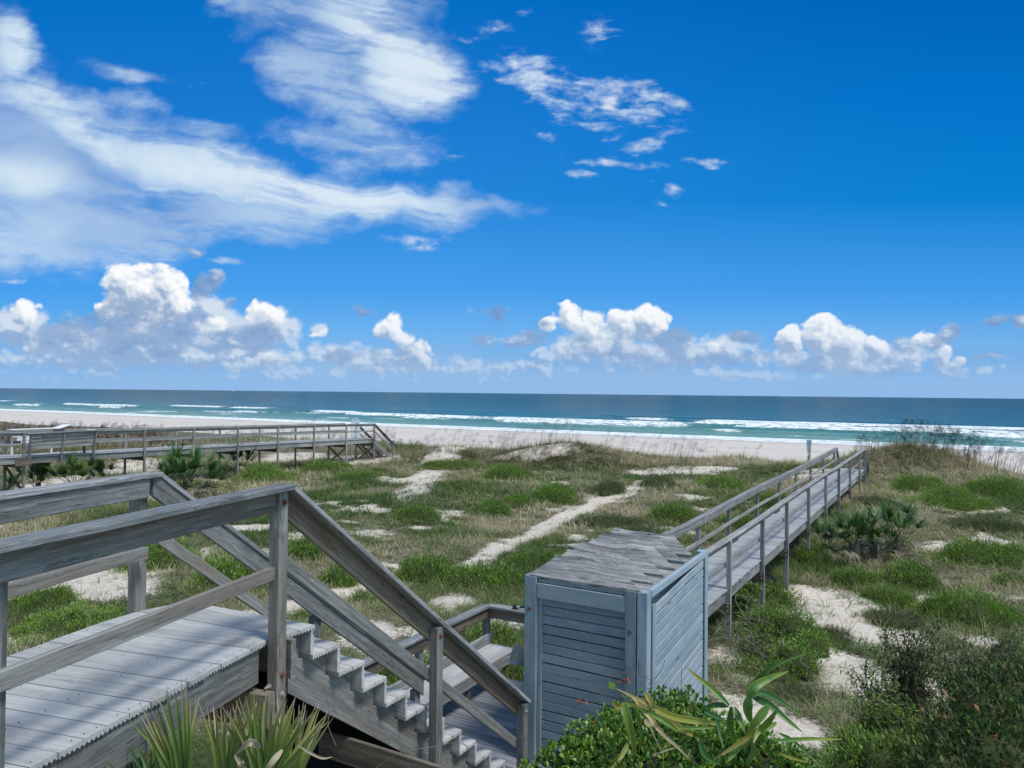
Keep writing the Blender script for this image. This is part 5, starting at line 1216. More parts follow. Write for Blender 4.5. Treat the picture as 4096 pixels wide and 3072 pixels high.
# centre px, centre py, width px, height px, kind g(reen)/o(live), words
SH = [(1277, 1868, 200, 55, 'g', 'under the sea end of the left boardwalk'), (1035, 1885, 230, 110, 'g', 'bright, right beside the big left palmetto'), (900, 1880, 120, 90, 'o', 'between the left palmetto and the bright shrub'), (1805, 1862, 250, 40, 'g', 'low and long, just behind the grass left of centre'),
 (2020, 1893, 240, 85, 'g', 'dark, below the sandy dune crest in the centre'), (2225, 1972, 230, 90, 'g', 'rounded, left of where the sand path ends'), (2090, 2000, 180, 75, 'g', 'middle of the central row left of the path'), (1960, 2030, 190, 80, 'g', 'in the central row, second from its left end'), (1665, 2050, 200, 80, 'g', 'left end of the central row of green shrubs'), (1800, 2092, 70, 40, 'g', 'tiny, alone below the central row'),
 (2440, 1945, 150, 90, 'o', 'loose and upright, left of the far end of the path'), (2890, 1930, 260, 70, 'g', 'behind the boardwalk railing near the beach'), (2640, 1930, 200, 60, 'o', 'right of the far end of the path'), (2700, 2055, 210, 95, 'g', 'between the path and the boardwalk'), (2450, 2090, 280, 60, 'o', 'grassy, right of the path bend'), (2560, 2130, 200, 50, 'o', 'grassy, just behind the stall roof'),
 (1700, 2280, 230, 150, 'g', 'big and bright behind the stair rail'), (1900, 2310, 260, 130, 'g', 'large, behind the deck bench rail'), (2130, 2235, 230, 90, 'g', 'at the near side of the path beside the stall roof'), (2010, 2290, 200, 90, 'g', 'between the bench shrub and the path'), (1345, 2300, 170, 110, 'g', 'seen just right of the landing post'), (1205, 2190, 220, 110, 'g', 'behind the corner of the near handrail'),
 (890, 2300, 310, 170, 'g', 'big dome seen through the landing railing'), (610, 2215, 360, 120, 'g', 'wide, behind the far landing post'), (460, 2070, 280, 60, 'o', 'low, between the two landing handrails'), (150, 2390, 230, 110, 'g', 'at the left edge above the decking'), (240, 2500, 500, 130, 'g', 'grassy strip along the far deck edge'), (1440, 2390, 120, 80, 'g', 'small, behind the sloping handrail'), (1210, 2465, 170, 50, 'g', 'behind the top of the stairs'),
 (1800, 2640, 260, 100, 'g', 'under the bench backrest'), (1960, 2540, 260, 110, 'g', 'behind the corner of the bench rail'), (1560, 2690, 160, 110, 'g', 'in the gap beside the stairs'), (2060, 2700, 200, 150, 'g', 'below the bench end beside the stall'), (1240, 2640, 160, 90, 'o', 'behind the second tread'),
 (3675, 1935, 230, 80, 'g', 'on the slope below the tall sea oats'), (3815, 1990, 270, 100, 'g', 'wide, right of the boardwalk end'), (4030, 1955, 240, 110, 'g', 'at the right edge below the beach'), (3940, 2210, 330, 120, 'g', 'large, at the right edge in mid distance'), (3660, 2300, 260, 120, 'g', 'right of the palmettos'), (3590, 2390, 220, 90, 'g', 'below the palmettos'), (3930, 2440, 380, 170, 'g', 'largest, right edge above the red leaves'), (4060, 2320, 160, 80, 'g', 'small, right edge'), (3430, 2310, 190, 90, 'g', 'between boardwalk and palmettos'),
 (3270, 2220, 190, 110, 'g', 'bright, against the boardwalk posts'), (3110, 2380, 200, 110, 'g', 'bright, under the boardwalk'), (3210, 2790, 260, 60, 'o', 'low dark strip on the bare sand'), (3620, 2480, 260, 90, 'o', 'twiggy, between two sand patches'), (3960, 2100, 260, 80, 'o', 'grey-green, right side mid distance'), (3350, 2540, 180, 80, 'o', 'edge of the vine mass'), (4060, 2590, 140, 150, 'g', 'yellow-green at the right edge'), (3520, 2010, 220, 50, 'o', 'beside the end stairs'), (1450, 1900, 200, 40, 'g', 'left of the centre grass'), (3100, 2000, 200, 60, 'g', 'seen between the boardwalk railings'), (2960, 2090, 160, 70, 'g', 'between the two near boardwalk railings'), (2230, 2380, 160, 60, 'g', 'behind the stall corner'), (760, 1960, 200, 40, 'o', 'at the foot of the big palmetto')]
def place_shrub(px, py, w, h, kd, words):
    c = G(px, py + h * .33); Y = c.y; R = w / 2 * Y / F * 1.15; Hh = max(h * Y / F * .75, .22)
    ch = [(abs(math.log(T_[0] / R)) + (rnd() * .35), i) for i, T_ in enumerate(TPL) if (T_[2] is M_SHRUB) == (kd == 'g')]
    i = min(ch)[1]; T_ = TPL[i]; sx = R / T_[0]; sz = min(max(Hh / T_[1], .5), 1.7); c.y += R * .3
    z = float(ground_z(c.x, c.y)) - .06
    if i not in used: used.add(i); o = T_[3]; o.location = (c.x, c.y, z); o.scale = (sx, sx * .9, sz); o.rotation_euler = (0, 0, rnd() * 6)
    else: o = copy_tree(T_[3], None, (c.x, c.y, z), rnd() * 6, (sx, sx * .9, sz))
    adj = 'green leafy beach shrub ' if kd == 'g' else 'dull olive dune shrub '
    tag(o, adj + words, 'shrub', 'low shrubs on the dunes'); SHRUB_XY.append((c.x, c.y, R))
for a in SH: place_shrub(*a)
for i, T_ in enumerate(TPL):
    if i not in used:
        for ch in list(T_[3].children): bpy.data.objects.remove(ch)
        bpy.data.objects.remove(T_[3])
sx_ = np.array(SHRUB_XY)
def in_shrub(X, Y, k=.8):
    m = np.zeros(len(X), bool)
    for (a, b, r) in SHRUB_XY: m |= (X - a) ** 2 + (Y - b) ** 2 < (r * k) ** 2
    return m
# ---------------------------------------------------------------- dune grass
def frustum_pts(n, y0, y1, pad=2.5):
    Y = y0 + (y1 - y0) * rnd(n); X = (rnd(n) * 2 - 1) * (Y * .74 + pad); return X, Y
def on_deck(X, Y):
    u = X * .5 + Y * .866; v = X * .866 - Y * .5
    m = (u > 5.6) & (u < 9.3) & (v > -5.8) & (v < -2.2)
    m |= (u < 9) & (v > -5.6) & (v < -3.0) & (u > 3.5)
    return m
def grass(name, n, y0, y1, nb, hmin, hmax, wd, tlo, thi, keepf, label, cat, spread=.10, droop=1.0, segs=2):
    X, Y = frustum_pts(n, y0, y1); k = keepf(X, Y) & ~on_deck(X, Y); X, Y = X[k], Y[k]; n = len(X)
    if n == 0: return
    Z = ground_z(X, Y) - .02; pt = fb(X, Y, 8, 4.0, 3); pt2 = fb(X, Y, 5, 1.1, 2)
    t0 = tlo + (thi - tlo) * np.clip((pt - .5) * 2.6 + .5 + (pt2 - .5) * .8, 0, 1)
    hh = hmin + (hmax - hmin) * rnd(n) ** 1.5 * (.5 + fb(X, Y, 1, 3, 2))
    c = np.repeat(np.stack([X, Y, Z], -1), nb, 0); N = len(c); a = rnd(N) * 6.283; r_ = rnd(N) * spread; c = c + np.stack([np.cos(a) * r_, np.sin(a) * r_, np.zeros(N)], -1)
    tl = .25 + .55 * rnd(N); d = np.stack([np.cos(a) * tl + .10, np.sin(a) * tl, np.ones(N)], -1)
    lf = LF(); t = np.clip(np.repeat(t0, nb) + rng.normal(0, .10, N), 0, 1); lf.blades(c, d, np.repeat(hh, nb) * (.6 + .7 * rnd(N)), wd * (.7 + .6 * rnd(N)) * np.clip(np.repeat(Y, nb) / 16, .6, 2.2), t, droop * (.5 + rnd(N)), segs=segs)
    o = lf.build(name, M_GRASS); tag(o, label, cat, None, 'stuff'); return o
def dens(X, Y, lo=.25, hi=.75):
    s = sandiness(X, Y); f = fb(X, Y, 9, 2.2, 3); pr = (1 - smooth(s, .2, .75)) * (.35 + .9 * smooth(f, .36, .55)) + .08
    u = X * .5 + Y * .866; pr = pr * (1 - smooth(u, 46.5, 50))
    return rnd(len(X)) < pr
grass('dune_grass', 62000, 7, 50, 10, .22, .66, .012, .12, .85, lambda X, Y: dens(X, Y) & ~in_shrub(X, Y, .7), 'tan and olive dune grass covering the ground between the shrubs', 'grass')
grass('near_grass', 9000, 4.5, 17, 13, .12, .40, .0075, .05, .75, lambda X, Y: dens(X, Y) & ~in_shrub(X, Y, .6), 'fine grass tufts on the near sand around decks and shrubs', 'grass')
grass('green_ground_cover', 60000, 8, 46, 8, .10, .26, .018, .02, .30, lambda X, Y: ((fb(X, Y, 3, 3.0, 3) > .51) & (sandiness(X, Y) < .4)) | (in_shrub(X, Y, 1.45) & (sandiness(X, Y) < .75) & (fb(X, Y, 4, .9, 2) > .40)), 'short green creeping plants between the dune grass', 'ground cover', .16, .5, 1)
def crestgrass(X, Y):
    u = X * .5 + Y * .866; px = 2048 + F * X / Y; z = ground_z(X, Y)
    f = smooth(u, 36, 41) * (1 - smooth(u, 48, 52)); f = f * (.15 + 1.3 * smooth(fb(X, Y, 6, 4, 3), .42, .62)) + ((px > 3400) & (px < 4096) & (u > 40) & (u < 53)) * .55 + ((px < 560) & (u > 24) & (u < 33)) * .6 * 0 + ((px < 700) & (Y > 36) & (Y < 60)) * .7 + ((px > 1500) & (px < 1700) & (u > 38) & (u < 46)) * .6
    return rnd(len(X)) < f * (1 - .93 * smooth(sandiness(X, Y), .22, .5) * (u < 46))
grass('crest_grass', 30000, 30, 66, 9, .3, .85, .013, .35, .95, crestgrass, 'tall straw-coloured grass along the dune crest', 'grass', .12, .7)
# ---------------------------------------------------------------- sea oats
def oats(name, spots, label):
    lf = LF(); C_ = []
    for (px0, px1, Y0, Y1, n, h0, h1) in spots:
        px = px0 + (px1 - px0) * rnd(n); Y = Y0 + (Y1 - Y0) * rnd(n); X = (px - CX) / F * Y; C_.append(np.stack([X, Y, ground_z(X, Y), h0 + (h1 - h0) * rnd(n)], -1))
    C_ = np.concatenate(C_); n = len(C_); c = C_[:, :3]; h = C_[:, 3]
    lean = np.stack([.10 + .22 * rnd(n), (rnd(n) - .5) * .2, np.ones(n)], -1); lf.blades(c, lean, h, .032, np.full(n, .18) + rng.normal(0, .1, n), .10, segs=2)
    tp = c + unit(lean) * (h * .80)[:, None] + np.array([.02, 0, 0])
    for k in range(9):
        f = k / 9; p = tp + unit(lean + np.array([.25 * f, 0, 0])) * (h * .20 * f)[:, None]; d = np.stack([.65 + .25 * rnd(n), (rnd(n) - .5) * .4, .75 - .5 * f + rng.normal(0, .1, n)], -1); lf.blades(p, d, .20 + .10 * rnd(n), .095, .82 + .15 * rnd(n), 1.0, segs=1)
    for k in range(6):
        a = rnd(n) * 6.283; d = np.stack([np.cos(a) * .3 + .1, np.sin(a) * .3, np.ones(n)], -1); lf.blades(c + np.stack([np.cos(a) * .06, np.sin(a) * .06, 0 * a], -1), d, h * (.3 + .3 * rnd(n)), .011, .15 + .4 * rnd(n), .9, segs=2)
    tag(lf.build(name, M_OATS), label, 'sea oats', None, 'stuff')
oats('sea_oats', [(3400, 3900, 38.5, 45, 300, .9, 1.7), (3540, 3820, 39.5, 43, 90, 1.1, 1.8), (3840, 4110, 40, 46, 110, 1.2, 1.9)], 'dark seeded sea oats bending over the grassy mound at right')
oats('sea_oats_crest', [(1980, 2300, 42, 47, 190, 1.2, 1.9), (1560, 2000, 42, 48, 130, 1.0, 1.7), (2380, 2800, 41, 47, 110, 1.1, 1.8), (2700, 3050, 43, 48, 20, .8, 1.3), (1280, 1560, 47, 54, 130, 1.2, 2.0), (700, 1280, 50, 58, 110, 1.4, 2.2)], 'thin sea oats along the sandy crest in the centre')
oats('sea_oats_left', [(-20, 650, 44, 60, 620, 1.3, 2.2), (560, 760, 46, 54, 90, 1.0, 1.7)], 'dense brown sea oats on the dune at far left')
# ---------------------------------------------------------------- saw palmettos
def fan(lf, tw, base, az, el, pet, L, nbl, t, droop=.35, spreadang=2.6, Wd=.035, tip=None):
    d = Vector((math.cos(az) * math.cos(el), math.sin(az) * math.cos(el), math.sin(el))); hub = Vector(base) + d * pet
    tw.twig([base, Vector(base).lerp(hub, .5) + Vector((0, 0, .03)), hub], .009, .006, .1)
    sd = d.cross(Vector((0, 0, 1))).normalized(); upn = sd.cross(d)
    a = (np.arange(nbl) / (nbl - 1) - .5) * spreadang; dirs = np.array([tuple((d * math.cos(x) + sd * math.sin(x) + upn * .18 * math.cos(x * 1.2)).normalized()) for x in a])
    c = np.tile(np.array(tuple(hub)), (nbl, 1)); tt = np.clip(t + rng.normal(0, .08, nbl), 0, 1)
    lf.blades(c, dirs, L * (.75 + .25 * np.cos(a * .6)) * (.9 + .2 * rnd(nbl)), Wd, tt, droop * (.6 + .8 * rnd(nbl)), tip_t=tip, segs=3)
def palmetto_template(seed, nf, nd, size=1.0):
    root = empty('saw_palmetto'); lf, tw, dd = LF(), LF(), LF()
    for i in range(nf):
        fan(lf, tw, (random.uniform(-.12, .12), random.uniform(-.12, .12), random.uniform(.1, .35)), random.uniform(0, 6.283), random.uniform(.6, 1.45), random.uniform(.35, .7) * size, random.uniform(.45, .62) * size, 22, .32 + random.uniform(-.12, .2), random.uniform(.2, .6), random.uniform(1.9, 3.2), tip=.5)
    for i in range(nd):
        fan(dd, tw, (random.uniform(-.1, .1), random.uniform(-.1, .1), random.uniform(.15, .4)), random.uniform(0, 6.283), random.uniform(-.3, .35), random.uniform(.2, .4) * size, random.uniform(.35, .5) * size, 14, .93, 1.0, 2.2, .018)
    lf.build('fronds', M_PALM, root); dd.build('dead_fronds', M_PALM, root); tw.build('leaf_stalks', M_SHRUB2, root)
    m = MB(); m.sweep(rr(.09, 9), [(0, 0, -.1), (.03, 0, .2), (.02, .03, .42)], (0, 1, 0), scale=[1.0, .8, .4], wob=.01); m.build('trunk', W_BRN, root)
    return root
PT = [palmetto_template(1, 13, 6), palmetto_template(2, 10, 9), palmetto_template(3, 16, 5)]; pu = set()
for (px, py, hpx, k, words) in [(150, 1990, 150, 0, 'left of the bench support under the left boardwalk'), (300, 1985, 150, 2, 'in front of the left boardwalk bench'), (420, 1960, 120, 1, 'between the bench and the landing handrail'), (20, 1990, 90, 1, 'at the left picture edge below the boardwalk'), (740, 1985, 185, 2, 'largest, with hanging dead leaves behind the landing handrail'), (830, 1990, 150, 1, 'yellowing, right half of the big left clump'), (960, 1905, 130, 0, 'upright, between the big clump and the bright shrub'), (680, 1970, 140, 0, 'left half of the big left clump'),
    (3300, 2235, 150, 1, 'closest to the boardwalk posts at right'), (3425, 2240, 190, 0, 'middle one of the right group'), (3590, 2215, 190, 2, 'rightmost of the right group'), (3510, 2235, 140, 1, 'low with dead leaves in the right group'), (3190, 2170, 100, 0, 'small, half under the boardwalk')]:
    c = G(px, py); s_ = hpx * c.y / F / 1.04
    if k not in pu: pu.add(k); o = PT[k]; o.location = c; o.scale = (s_,) * 3
    else: o = copy_tree(PT[k], None, c, random.uniform(0, 6), s_)
    tag(o, 'saw palmetto, ' + words, 'palmetto', 'saw palmettos on the dunes')
# ---------------------------------------------------------------- big palmetto in the lower left corner
fp_ = empty('near_palmetto', (0, 0, 0), 0, 'large saw palmetto with torn tan leaf tips below the landing in the lower left', 'palmetto')
lf, tw = LF(), LF(); 
def fanpx(bx, by, Y, tips, w=.034, t=.45, tip=.95, seg=5):
    b = PYd(bx, by, Y); tw.twig([b, b + Vector((0, .25, -.6)), Vector((b.x + .1, b.y + .5, zh(4.7)))], .010, .016, .2)
    n = len(tips)
    for i, (tx_, ty_, dy) in enumerate(tips):
        e = PYd(tx_, ty_, Y + dy); mid = b.lerp(e, .55) + Vector((0, 0, .03 * random.random())) + Vector((random.uniform(-.02, .02), 0, 0)); t_ = t + random.uniform(-.15, .18)
        lf.strip([b, b.lerp(e, .25), mid, e], w * random.uniform(.8, 1.2), (t_, tip if random.random() < .8 else t_ + .2), .5, nrm=(random.uniform(-.3, .3), -1, .1))
def arc(x0, y0, r, a0, a1, n, dy0=-.2, dy1=.3, jr=.14):
    return [(x0 + r * (1 + random.uniform(-jr, jr)) * math.sin(math.radians(a)), y0 - r * (1 + random.uniform(-jr, jr)) * math.cos(math.radians(a)), random.uniform(dy0, dy1)) for a in np.linspace(a0, a1, n)]
fanpx(1060, 3170, 3.9, arc(1060, 3170, 370, -30, 42, 38), .032, .38, .86)
fanpx(1150, 3200, 4.2, arc(1150, 3200, 370, -8, 30, 20), .022, .50, .96)
fanpx(740, 3200, 3.8, arc(740, 3200, 430, -34, 8, 18), .032, .28)
fanpx(900, 3180, 4.0, arc(900, 3180, 370, -16, 26, 20), .030, .42)
fanpx(640, 3260, 3.6, arc(640, 3260, 300, -60, -5, 8), .034, .2, .4)
fanpx(560, 3230, 4.1, arc(560, 3230, 260, -50, 40, 10), .03, .1, .3)
for (a, b_, c_, w_) in [((1040, 2990), (1000, 2970), (940, 3020), .04), ((940, 3020), (960, 3060), (930, 3110), .02), ((1190, 2980), (1280, 3030), (1330, 3028), .012), ((1130, 3000), (1080, 3060), (1040, 3120), .03)]:
    lf.strip([PYd(*a, 3.8), PYd(*b_, 3.75), PYd(*c_, 3.8)], w_, .95, .4)
lf.build('fronds', M_PALM, fp_); tw.build('leaf_stalks', M_SHRUB2, fp_)
# bare hanging vine below the stairs
hv = LF(); hv.twig([PYd(1306, 2782, 4.6), PYd(1318, 2850, 4.6), PYd(1312, 2900, 4.6), PYd(1345, 2985, 4.6)], .004, .003, .75)
hv.twig([PYd(1500, 3075, 4.7), PYd(1600, 3010, 4.7), PYd(1720, 2990, 4.9), PYd(1790, 2975, 5.2), PYd(1850, 2972, 5.4), PYd(1872, 2998, 5.5)], .004, .0025, .55)
tag(hv.build('bare_vine', M_TWIG), 'thin bare vine trailing in front of the stair stringer', 'vine')
# ---------------------------------------------------------------- foreground bush with strap leaves
fbush = empty('foreground_bush', (0, 0, 0), 0, 'bright green glossy-leaved bush in front of the blue shower stall', 'bush')
def lump(px, py, rpx, Y, sq_=.8): c = PYd(px, py, Y); r = rpx * Y / F; return (c.x, c.y, c.z, r, r * sq_)
LM = [lump(2160, 3140, 110, 5.2), lump(2290, 3085, 130, 5.3), lump(2400, 3010, 150, 5.5), lump(2520, 2930, 130, 5.9), lump(2650, 2870, 120, 6.0), lump(2740, 2880, 120, 6.0), lump(2780, 2960, 130, 5.6), lump(2600, 3020, 200, 5.3), lump(2480, 3120, 200, 5.0), lump(2800, 3080, 200, 5.1), lump(2980, 3010, 120, 5.3), lump(3060, 3110, 170, 5.0), lump(3150, 3070, 100, 5.1), lump(2900, 2960, 110, 5.6), lump(3180, 3160, 140, 4.9), lump(2650, 3150, 220, 4.8)]
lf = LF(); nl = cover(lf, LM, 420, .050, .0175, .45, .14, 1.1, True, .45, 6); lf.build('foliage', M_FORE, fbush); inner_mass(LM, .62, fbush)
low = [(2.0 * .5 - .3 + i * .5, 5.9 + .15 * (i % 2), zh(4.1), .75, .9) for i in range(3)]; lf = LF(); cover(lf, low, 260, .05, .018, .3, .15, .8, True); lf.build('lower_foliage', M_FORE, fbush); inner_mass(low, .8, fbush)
tw = LF()
for (pts) in [[(2290, 2840), (2330, 2790), (2400, 2770), (2500, 2772)], [(2620, 2740), (2600, 2720), (2560, 2700), (2500, 2690), (2420, 2715)], [(2590, 2740), (2640, 2690), (2660, 2640)], [(2728, 2830), (2725, 2760), (2727, 2670)], [(2300, 3000), (2380, 2960), (2420, 2900)], [(2470, 2740), (2540, 2720), (2570, 2745)]]:
    tw.twig([PYd(x_, y_, 5.4) for x_, y_ in pts], .003, .0018, .3)
tw.build('bare_twigs', M_TWIG, fbush)['kind'] = 'stuff'
rl = LF(); 
for (x_, y_) in [(2325, 2797), (2345, 2800), (2485, 2716), (2510, 2722), (2520, 2735), (2760, 2985), (2450, 2945)]: c = np.array([tuple(PYd(x_, y_, 5.35))]); rl.leaves(np.repeat(c, 2, 0), rng.normal(0, 1, (2, 3)), .05, .02, np.full(2, 1.0))
rl.build('red_leaves', M_FORE, fbush)
yl = LF(); yl.leaves(np.array([tuple(PYd(2436, 2722, 5.3))]), np.array([[.5, -.1, -.9]]), .07, .055, np.array([.92]), .1, True); yl.build('round_leaf', M_FORE, fbush)
st_ = empty('strap_leaf_plant', (0, 0, 0), 0, 'long bent green and yellow palm leaves sprawling over the bush by the blue stall', 'palm leaves')
K6 = 1100 / 2212
def z6(x_, y_, Y): return PYd(2300 + x_ * K6, 2500 + y_ * K6, Y)
STR = [([(1240, 650), (1120, 530), (1000, 430), (890, 340)], .045, (.35, .95)), ([(1400, 580), (1440, 470), (1600, 330), (1940, 200)], .040, (.22, .5)), ([(1390, 590), (1440, 500), (1560, 430), (1720, 370)], .07, (.38, .62)), ([(1400, 575), (1500, 540), (1650, 610), (1850, 750)], .045, (.18, .4)), ([(1410, 570), (1560, 640), (1700, 760), (1840, 870)], .055, (.2, .55)), ([(1400, 570), (1385, 660), (1400, 740), (1440, 830)], .075, (.4, .5)),
 ([(1255, 655), (1245, 800), (1280, 950), (1300, 1180)], .055, (.38, .5)), ([(1280, 660), (1330, 780), (1375, 880)], .05, (.42, .5)), ([(1560, 640), (1450, 780), (1370, 900)], .065, (.5, .6)), ([(1620, 690), (1500, 830), (1300, 960), (1000, 1170)], .05, (.5, .98)), ([(1200, 800), (800, 740), (560, 620), (320, 505)], .048, (.62, .92)), ([(830, 850), (700, 760), (560, 690), (430, 640)], .042, (.5, .6)), ([(950, 890), (780, 790), (650, 680), (585, 540)], .05, (.74, .8)), ([(450, 560), (590, 720), (700, 870), (980, 1120)], .042, (.84, .98)),
 ([(400, 640), (430, 780), (470, 950), (490, 1180)], .06, (.5, .6)), ([(480, 660), (530, 850), (515, 1040)], .03, (.5, .6)), ([(430, 940), (370, 1060), (270, 1180)], .035, (.6, .85)), ([(1600, 930), (1900, 915), (2150, 920)], .028, (.45, .85)), ([(1640, 870), (1750, 930), (1900, 1060), (1970, 1130)], .025, (.3, .5)), ([(1620, 790), (1480, 850), (1430, 960)], .05, (.55, .6)), ([(830, 825), (1000, 828), (1210, 820)], .025, (.5, .5)), ([(1240, 650), (1130, 640), (1030, 660)], .04, (.2, .3)), ([(1130, 690), (1160, 850), (1195, 1000)], .03, (.1, .2)), ([(1040, 690), (1220, 775)], .035, (.15, .2)), ([(300, 620), (360, 660), (430, 640), (560, 660)], .05, (.7, .8)), ([(420, 640), (400, 700), (440, 800), (430, 860)], .06, (.35, .45)), ([(560, 540), (620, 640), (640, 760)], .04, (.78, .9)), ([(1200, 1110), (1330, 960), (1420, 880)], .05, (.5, .4)), ([(1380, 1130), (1430, 1000), (1400, 900)], .045, (.45, .4)), ([(1000, 950), (1060, 1060), (1180, 1130)], .05, (.2, .3)), ([(1640, 1030), (1780, 1080), (1900, 1110)], .02, (.6, .95))]
lf = LF()
for i, (pts, w_, t_) in enumerate(STR):
    Y0 = 4.75 + .02 * (i % 7); lf.strip([z6(x_, y_, Y0 + .10 * math.sin(i * 2.1 + j * .8)) for j, (x_, y_) in enumerate(pts)], w_ * .92, t_, .35)
lf.build('strap_leaves', M_STRAP, st_)
lf = LF(); 
for (pts, w_) in [([(590, 790), (640, 900), (720, 1070)], .006), ([(720, 900), (800, 960), (950, 1110)], .02), ([(600, 1060), (700, 1020), (860, 970)], .012), ([(560, 760), (590, 790), (640, 810)], .03), ([(900, 1080), (930, 1000)], .008)]: lf.strip([z6(x_, y_, 4.7) for x_, y_ in pts], w_, .97, .2)
lf.build('dead_strips', M_STRAP, st_)
tw = LF(); tw.twig([z6(1380, 860, 4.9), z6(1400, 1100, 5.0), Vector((1.3, 5.1, zh(4.7)))], .02, .03, .2); tw.build('plant_stem', M_TWIG, st_)
# ---------------------------------------------------------------- vine mass beside the boardwalk, dark shrubs at lower right
def px_bush(name, label, cat, lumps, mat, dn_, L, Wd, tm, tsd, twn=40, group=None, mass=.72, rose=1, twt=(.2, 1.0), twlen=1.0, upb=.7):
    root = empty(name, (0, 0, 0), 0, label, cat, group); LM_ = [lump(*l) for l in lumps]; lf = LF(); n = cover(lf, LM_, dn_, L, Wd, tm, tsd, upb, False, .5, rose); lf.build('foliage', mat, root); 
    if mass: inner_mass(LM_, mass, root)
    tw = LF()
    for i in range(twn):
        x_, y_, z_, r_, h_ = LM_[random.randrange(len(LM_))]; a = random.uniform(0, 6.283); e = random.uniform(-.2, 1.4); d = Vector((math.cos(a) * math.cos(e), math.sin(a) * math.cos(e), math.sin(e))); p = Vector((x_, y_, z_)) + Vector((d.x * r_, d.y * r_, d.z * h_)) * .7
        q = p + d * r_ * .5 * twlen * random.uniform(.6, 1.2) + Vector((random.uniform(-.1, .1), 0, random.uniform(-.05, .15))) * twlen; tw.twig([p, p.lerp(q, .5) + Vector((random.uniform(-.05, .05), random.uniform(-.05, .05), random.uniform(-.04, .04))), q], .0045, .002, random.uniform(*twt))
    if twn: tw.build('twigs', M_TWIG, root)['kind'] = 'stuff'
    return root
px_bush('vine_mass', 'tangled green vines heaped against the near boardwalk posts', 'vines', [(2985, 2400, 50, 16.5), (2960, 2480, 80, 16.6), (3060, 2520, 110, 15.2), (3170, 2530, 105, 14.8), (3250, 2600, 90, 14), (3060, 2620, 130, 14.4), (2960, 2640, 80, 15.4), (3180, 2660, 115, 13.4), (2900, 2600, 70, 16.2), (3015, 2360, 35, 16.6), (2870, 2730, 70, 13.2), (2990, 2720, 110, 13.4), (3110, 2730, 100, 13)], M_SHRUB, 1000, .060, .022, .36, .19, 60, mass=.7)
vt = LF()
for i in range(150):
    cx_, cy_ = random.choice([(2930, 2500), (3070, 2640), (2960, 2640), (3100, 2690), (2900, 2580)]); p0 = PYd(cx_ + random.gauss(0, 45), cy_ + random.gauss(0, 45), 13.2 + random.uniform(-.3, 1.2)); pts = [p0]
    for k in range(4): pts.append(pts[-1] + Vector((random.gauss(0, .13), random.gauss(0, .05), random.gauss(-.01, .10))))
    vt.twig(pts, .005, .003, random.uniform(.5, 1))
tag(vt.build('dry_vines', M_TWIG), 'tangle of dry grey vines hanging beside the boardwalk post', 'dry vines', None, 'stuff')
px_bush('dark_shrub', 'large dark shrub with red-orange leaves in the lower right corner', 'shrub', [(3960, 2900, 180, 6.2), (4060, 2800, 150, 6.6), (3850, 3000, 170, 5.8), (4100, 3000, 200, 5.8), (3980, 3080, 220, 5.5), (3800, 3120, 160, 5.4), (4110, 2700, 90, 7.4), (3900, 2780, 110, 6.8), (4000, 2720, 90, 7.2), (4130, 2900, 130, 6.2)], M_DARK, 1700, .050, .025, .44, .20, 80, mass=.76, twt=(.1, .7), twlen=1.2)
px_bush('olive_shrub', 'dense olive green shrub rising at the bottom edge right of the strap leaves', 'shrub', [(3420, 3010, 110, 6.6), (3520, 3060, 140, 6.2), (3380, 3090, 110, 6.3), (3640, 3050, 130, 6.2), (3560, 2960, 80, 6.8), (3700, 2960, 80, 6.8), (3480, 2930, 60, 7.0)], M_SHRUB, 1700, .046, .017, .34, .22, 70, mass=.62, twt=(.1, .7))
def sparse(name, label, stems, mat, L, nl_, tm):
    root = empty(name, (0, 0, 0), 0, label, 'shrub'); tw, lf = LF(), LF()
    for (bx, by, tx_, ty_, Y) in stems:
        b = PYd(bx, by, Y); t_ = PYd(tx_, ty_, Y + random.uniform(-.3, .3)); mid = b.lerp(t_, .5) + Vector((random.gauss(0, .06), random.gauss(0, .06), 0)); tw.twig([b, mid, t_], .008, .002, random.uniform(.1, .4)); path = catmull([b, mid, t_], 8)
        for k in range(nl_):
            p = random.choice(path[4:]); d = Vector((random.gauss(0, 1), random.gauss(0, 1), random.gauss(.6, .7))).normalized(); q = p + d * random.uniform(.08, .32); tw.twig([p, q], .003, .0015, random.uniform(.1, .5))
            c = np.array([tuple(p.lerp(q, f)) for f in (.4, .6, .8, .95, 1.0)]); lf.leaves(c, rng.normal(0, 1, (5, 3)) + np.array([0, 0, .4]), L * (.6 + .7 * rnd(5)), L * .34, np.clip(tm + rng.normal(0, .2, 5), 0, 1))
    tw.build('branches', M_TWIG, root)['kind'] = 'stuff'; lf.build('foliage', mat, root); return root
sparse('twiggy_shrub', 'sparse twiggy shrub with thin upright branches over bare sand', [(3650 + random.gauss(0, 60), 2900, 3640 + random.uniform(-190, 190), random.uniform(2480, 2780), 7.6) for i in range(26)], M_DARK, .055, 26, .42)
sparse('thin_shrub', 'thin dark shrub leaning over the sand left of the twiggy one', [(3620 + random.gauss(0, 40), 3010, 3500 + random.uniform(-130, 160), random.uniform(2700, 2930), 7.0) for i in range(16)], M_SHRUB, .05, 22, .25)
sparse('brown_shrub', 'brownish straggly shrub above the dark corner shrub', [(3960 + random.gauss(0, 60), 2800, 3900 + random.uniform(-200, 190), random.uniform(2520, 2720), 8.0) for i in range(24)], M_SHRUB2, .05, 20, .35)
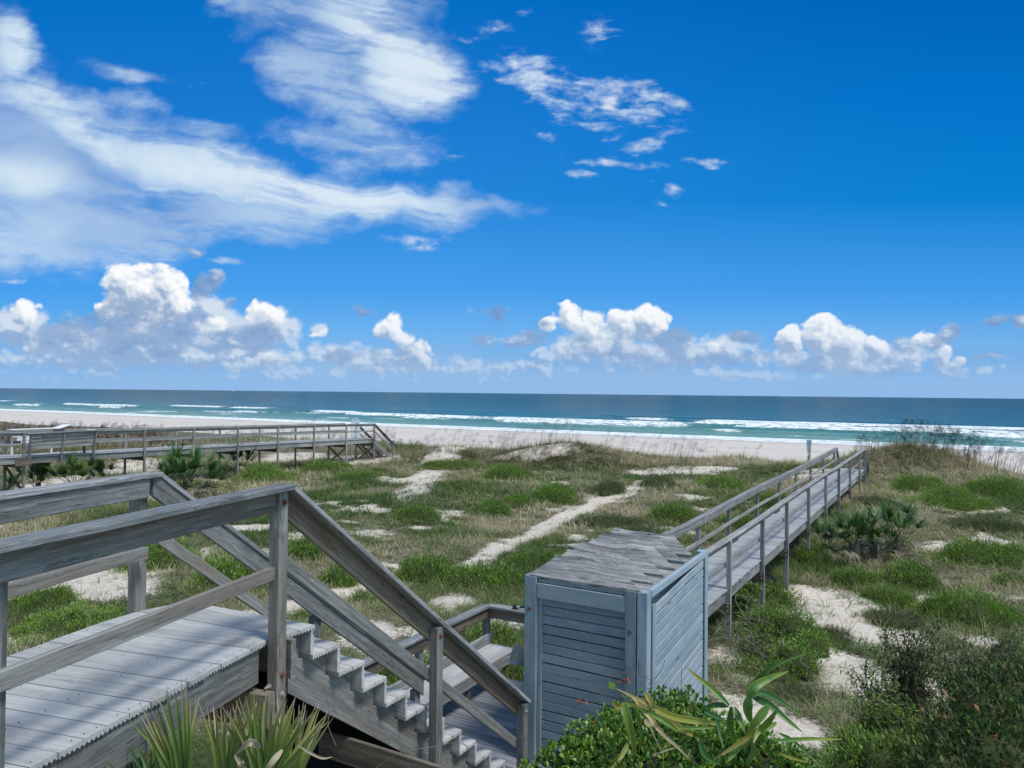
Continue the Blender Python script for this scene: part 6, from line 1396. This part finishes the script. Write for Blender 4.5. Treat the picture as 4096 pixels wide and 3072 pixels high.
# ================================================================ small far things
def boat(px, py, Y, L_, sail, label):
    root = empty('far_ship' if not sail else 'sailboat', (0, 0, 0), 0, label, 'boat'); c = PYd(px, py, Y); z0 = SEA; m = MB()
    pr = [(-.5, .0), (-.46, -.5), (.4, -.5), (.5, .0)]
    def bx(x0, x1, y0, y1, z0_, z1_): m.beam((c.x + (x0 + x1) / 2 * L_, c.y + y0 * L_, z0 + (z0_ + z1_) / 2 * L_), (c.x + (x0 + x1) / 2 * L_, c.y + y1 * L_, z0 + (z0_ + z1_) / 2 * L_), (x1 - x0) * L_, (z1_ - z0_) * L_, c=.1)
    m.loft([(c.x - .5 * L_, c.y - .08 * L_, z0), (c.x + .46 * L_, c.y - .08 * L_, z0), (c.x + .54 * L_, c.y - .08 * L_, z0 + .11 * L_), (c.x - .5 * L_, c.y - .08 * L_, z0 + .1 * L_)], [(c.x - .5 * L_, c.y + .08 * L_, z0), (c.x + .46 * L_, c.y + .08 * L_, z0), (c.x + .54 * L_, c.y + .08 * L_, z0 + .11 * L_), (c.x - .5 * L_, c.y + .08 * L_, z0 + .1 * L_)]); m.build('hull', WHITE if sail else SGR, root); m = MB()
    if sail:
        m.loft([(c.x - .3 * L_, c.y, z0 + .15 * L_), (c.x + .1 * L_, c.y, z0 + .15 * L_), (c.x + .08 * L_, c.y, z0 + 1.1 * L_)], [(c.x - .3 * L_, c.y + .02 * L_, z0 + .15 * L_), (c.x + .1 * L_, c.y + .02 * L_, z0 + .15 * L_), (c.x + .08 * L_, c.y + .02 * L_, z0 + 1.1 * L_)]); m.build('sail', WHITE, root)
    else: bx(-.42, -.2, -.06, .06, .1, .26); bx(-.05, .02, -.03, .03, .1, .2); m.build('deckhouse', WHITE, root)
boat(933, 1561, 5200, 12, True, 'tiny white sailboat on the horizon at left'); boat(3140, 1583, 7600, 42, False, 'tiny grey ship on the horizon at right')
bd = empty('beach_bird', (0, 0, 0), 0, 'small dark bird standing on the pale beach left of the sign', 'bird'); c = PYd(3173, 1819, 60); c.z = float(ground_z(c.x, c.y)) + .22
m = MB(); m.sweep(rr(.10, 9), [c + Vector((-.28, 0, -.02)), c + Vector((-.12, 0, 0)), c + Vector((.05, 0, .03)), c + Vector((.2, 0, .08))], (0, 0, 1), scale=[.15, .8, 1.0, .4]); m.sweep(rr(.055, 8), [c + Vector((.17, 0, .07)), c + Vector((.23, 0, .13)), c + Vector((.29, 0, .13))], (0, 0, 1), scale=[.8, 1, .4]); m.build('body', BLACK, bd, smooth=True)
for dx in (0, .06): m = MB(); m.sweep(rr(.012, 6), [c + Vector((dx, .02, -.05)), c + Vector((dx, .02, -.25))], (0, 1, 0)); m.build('leg', BLACK, bd)
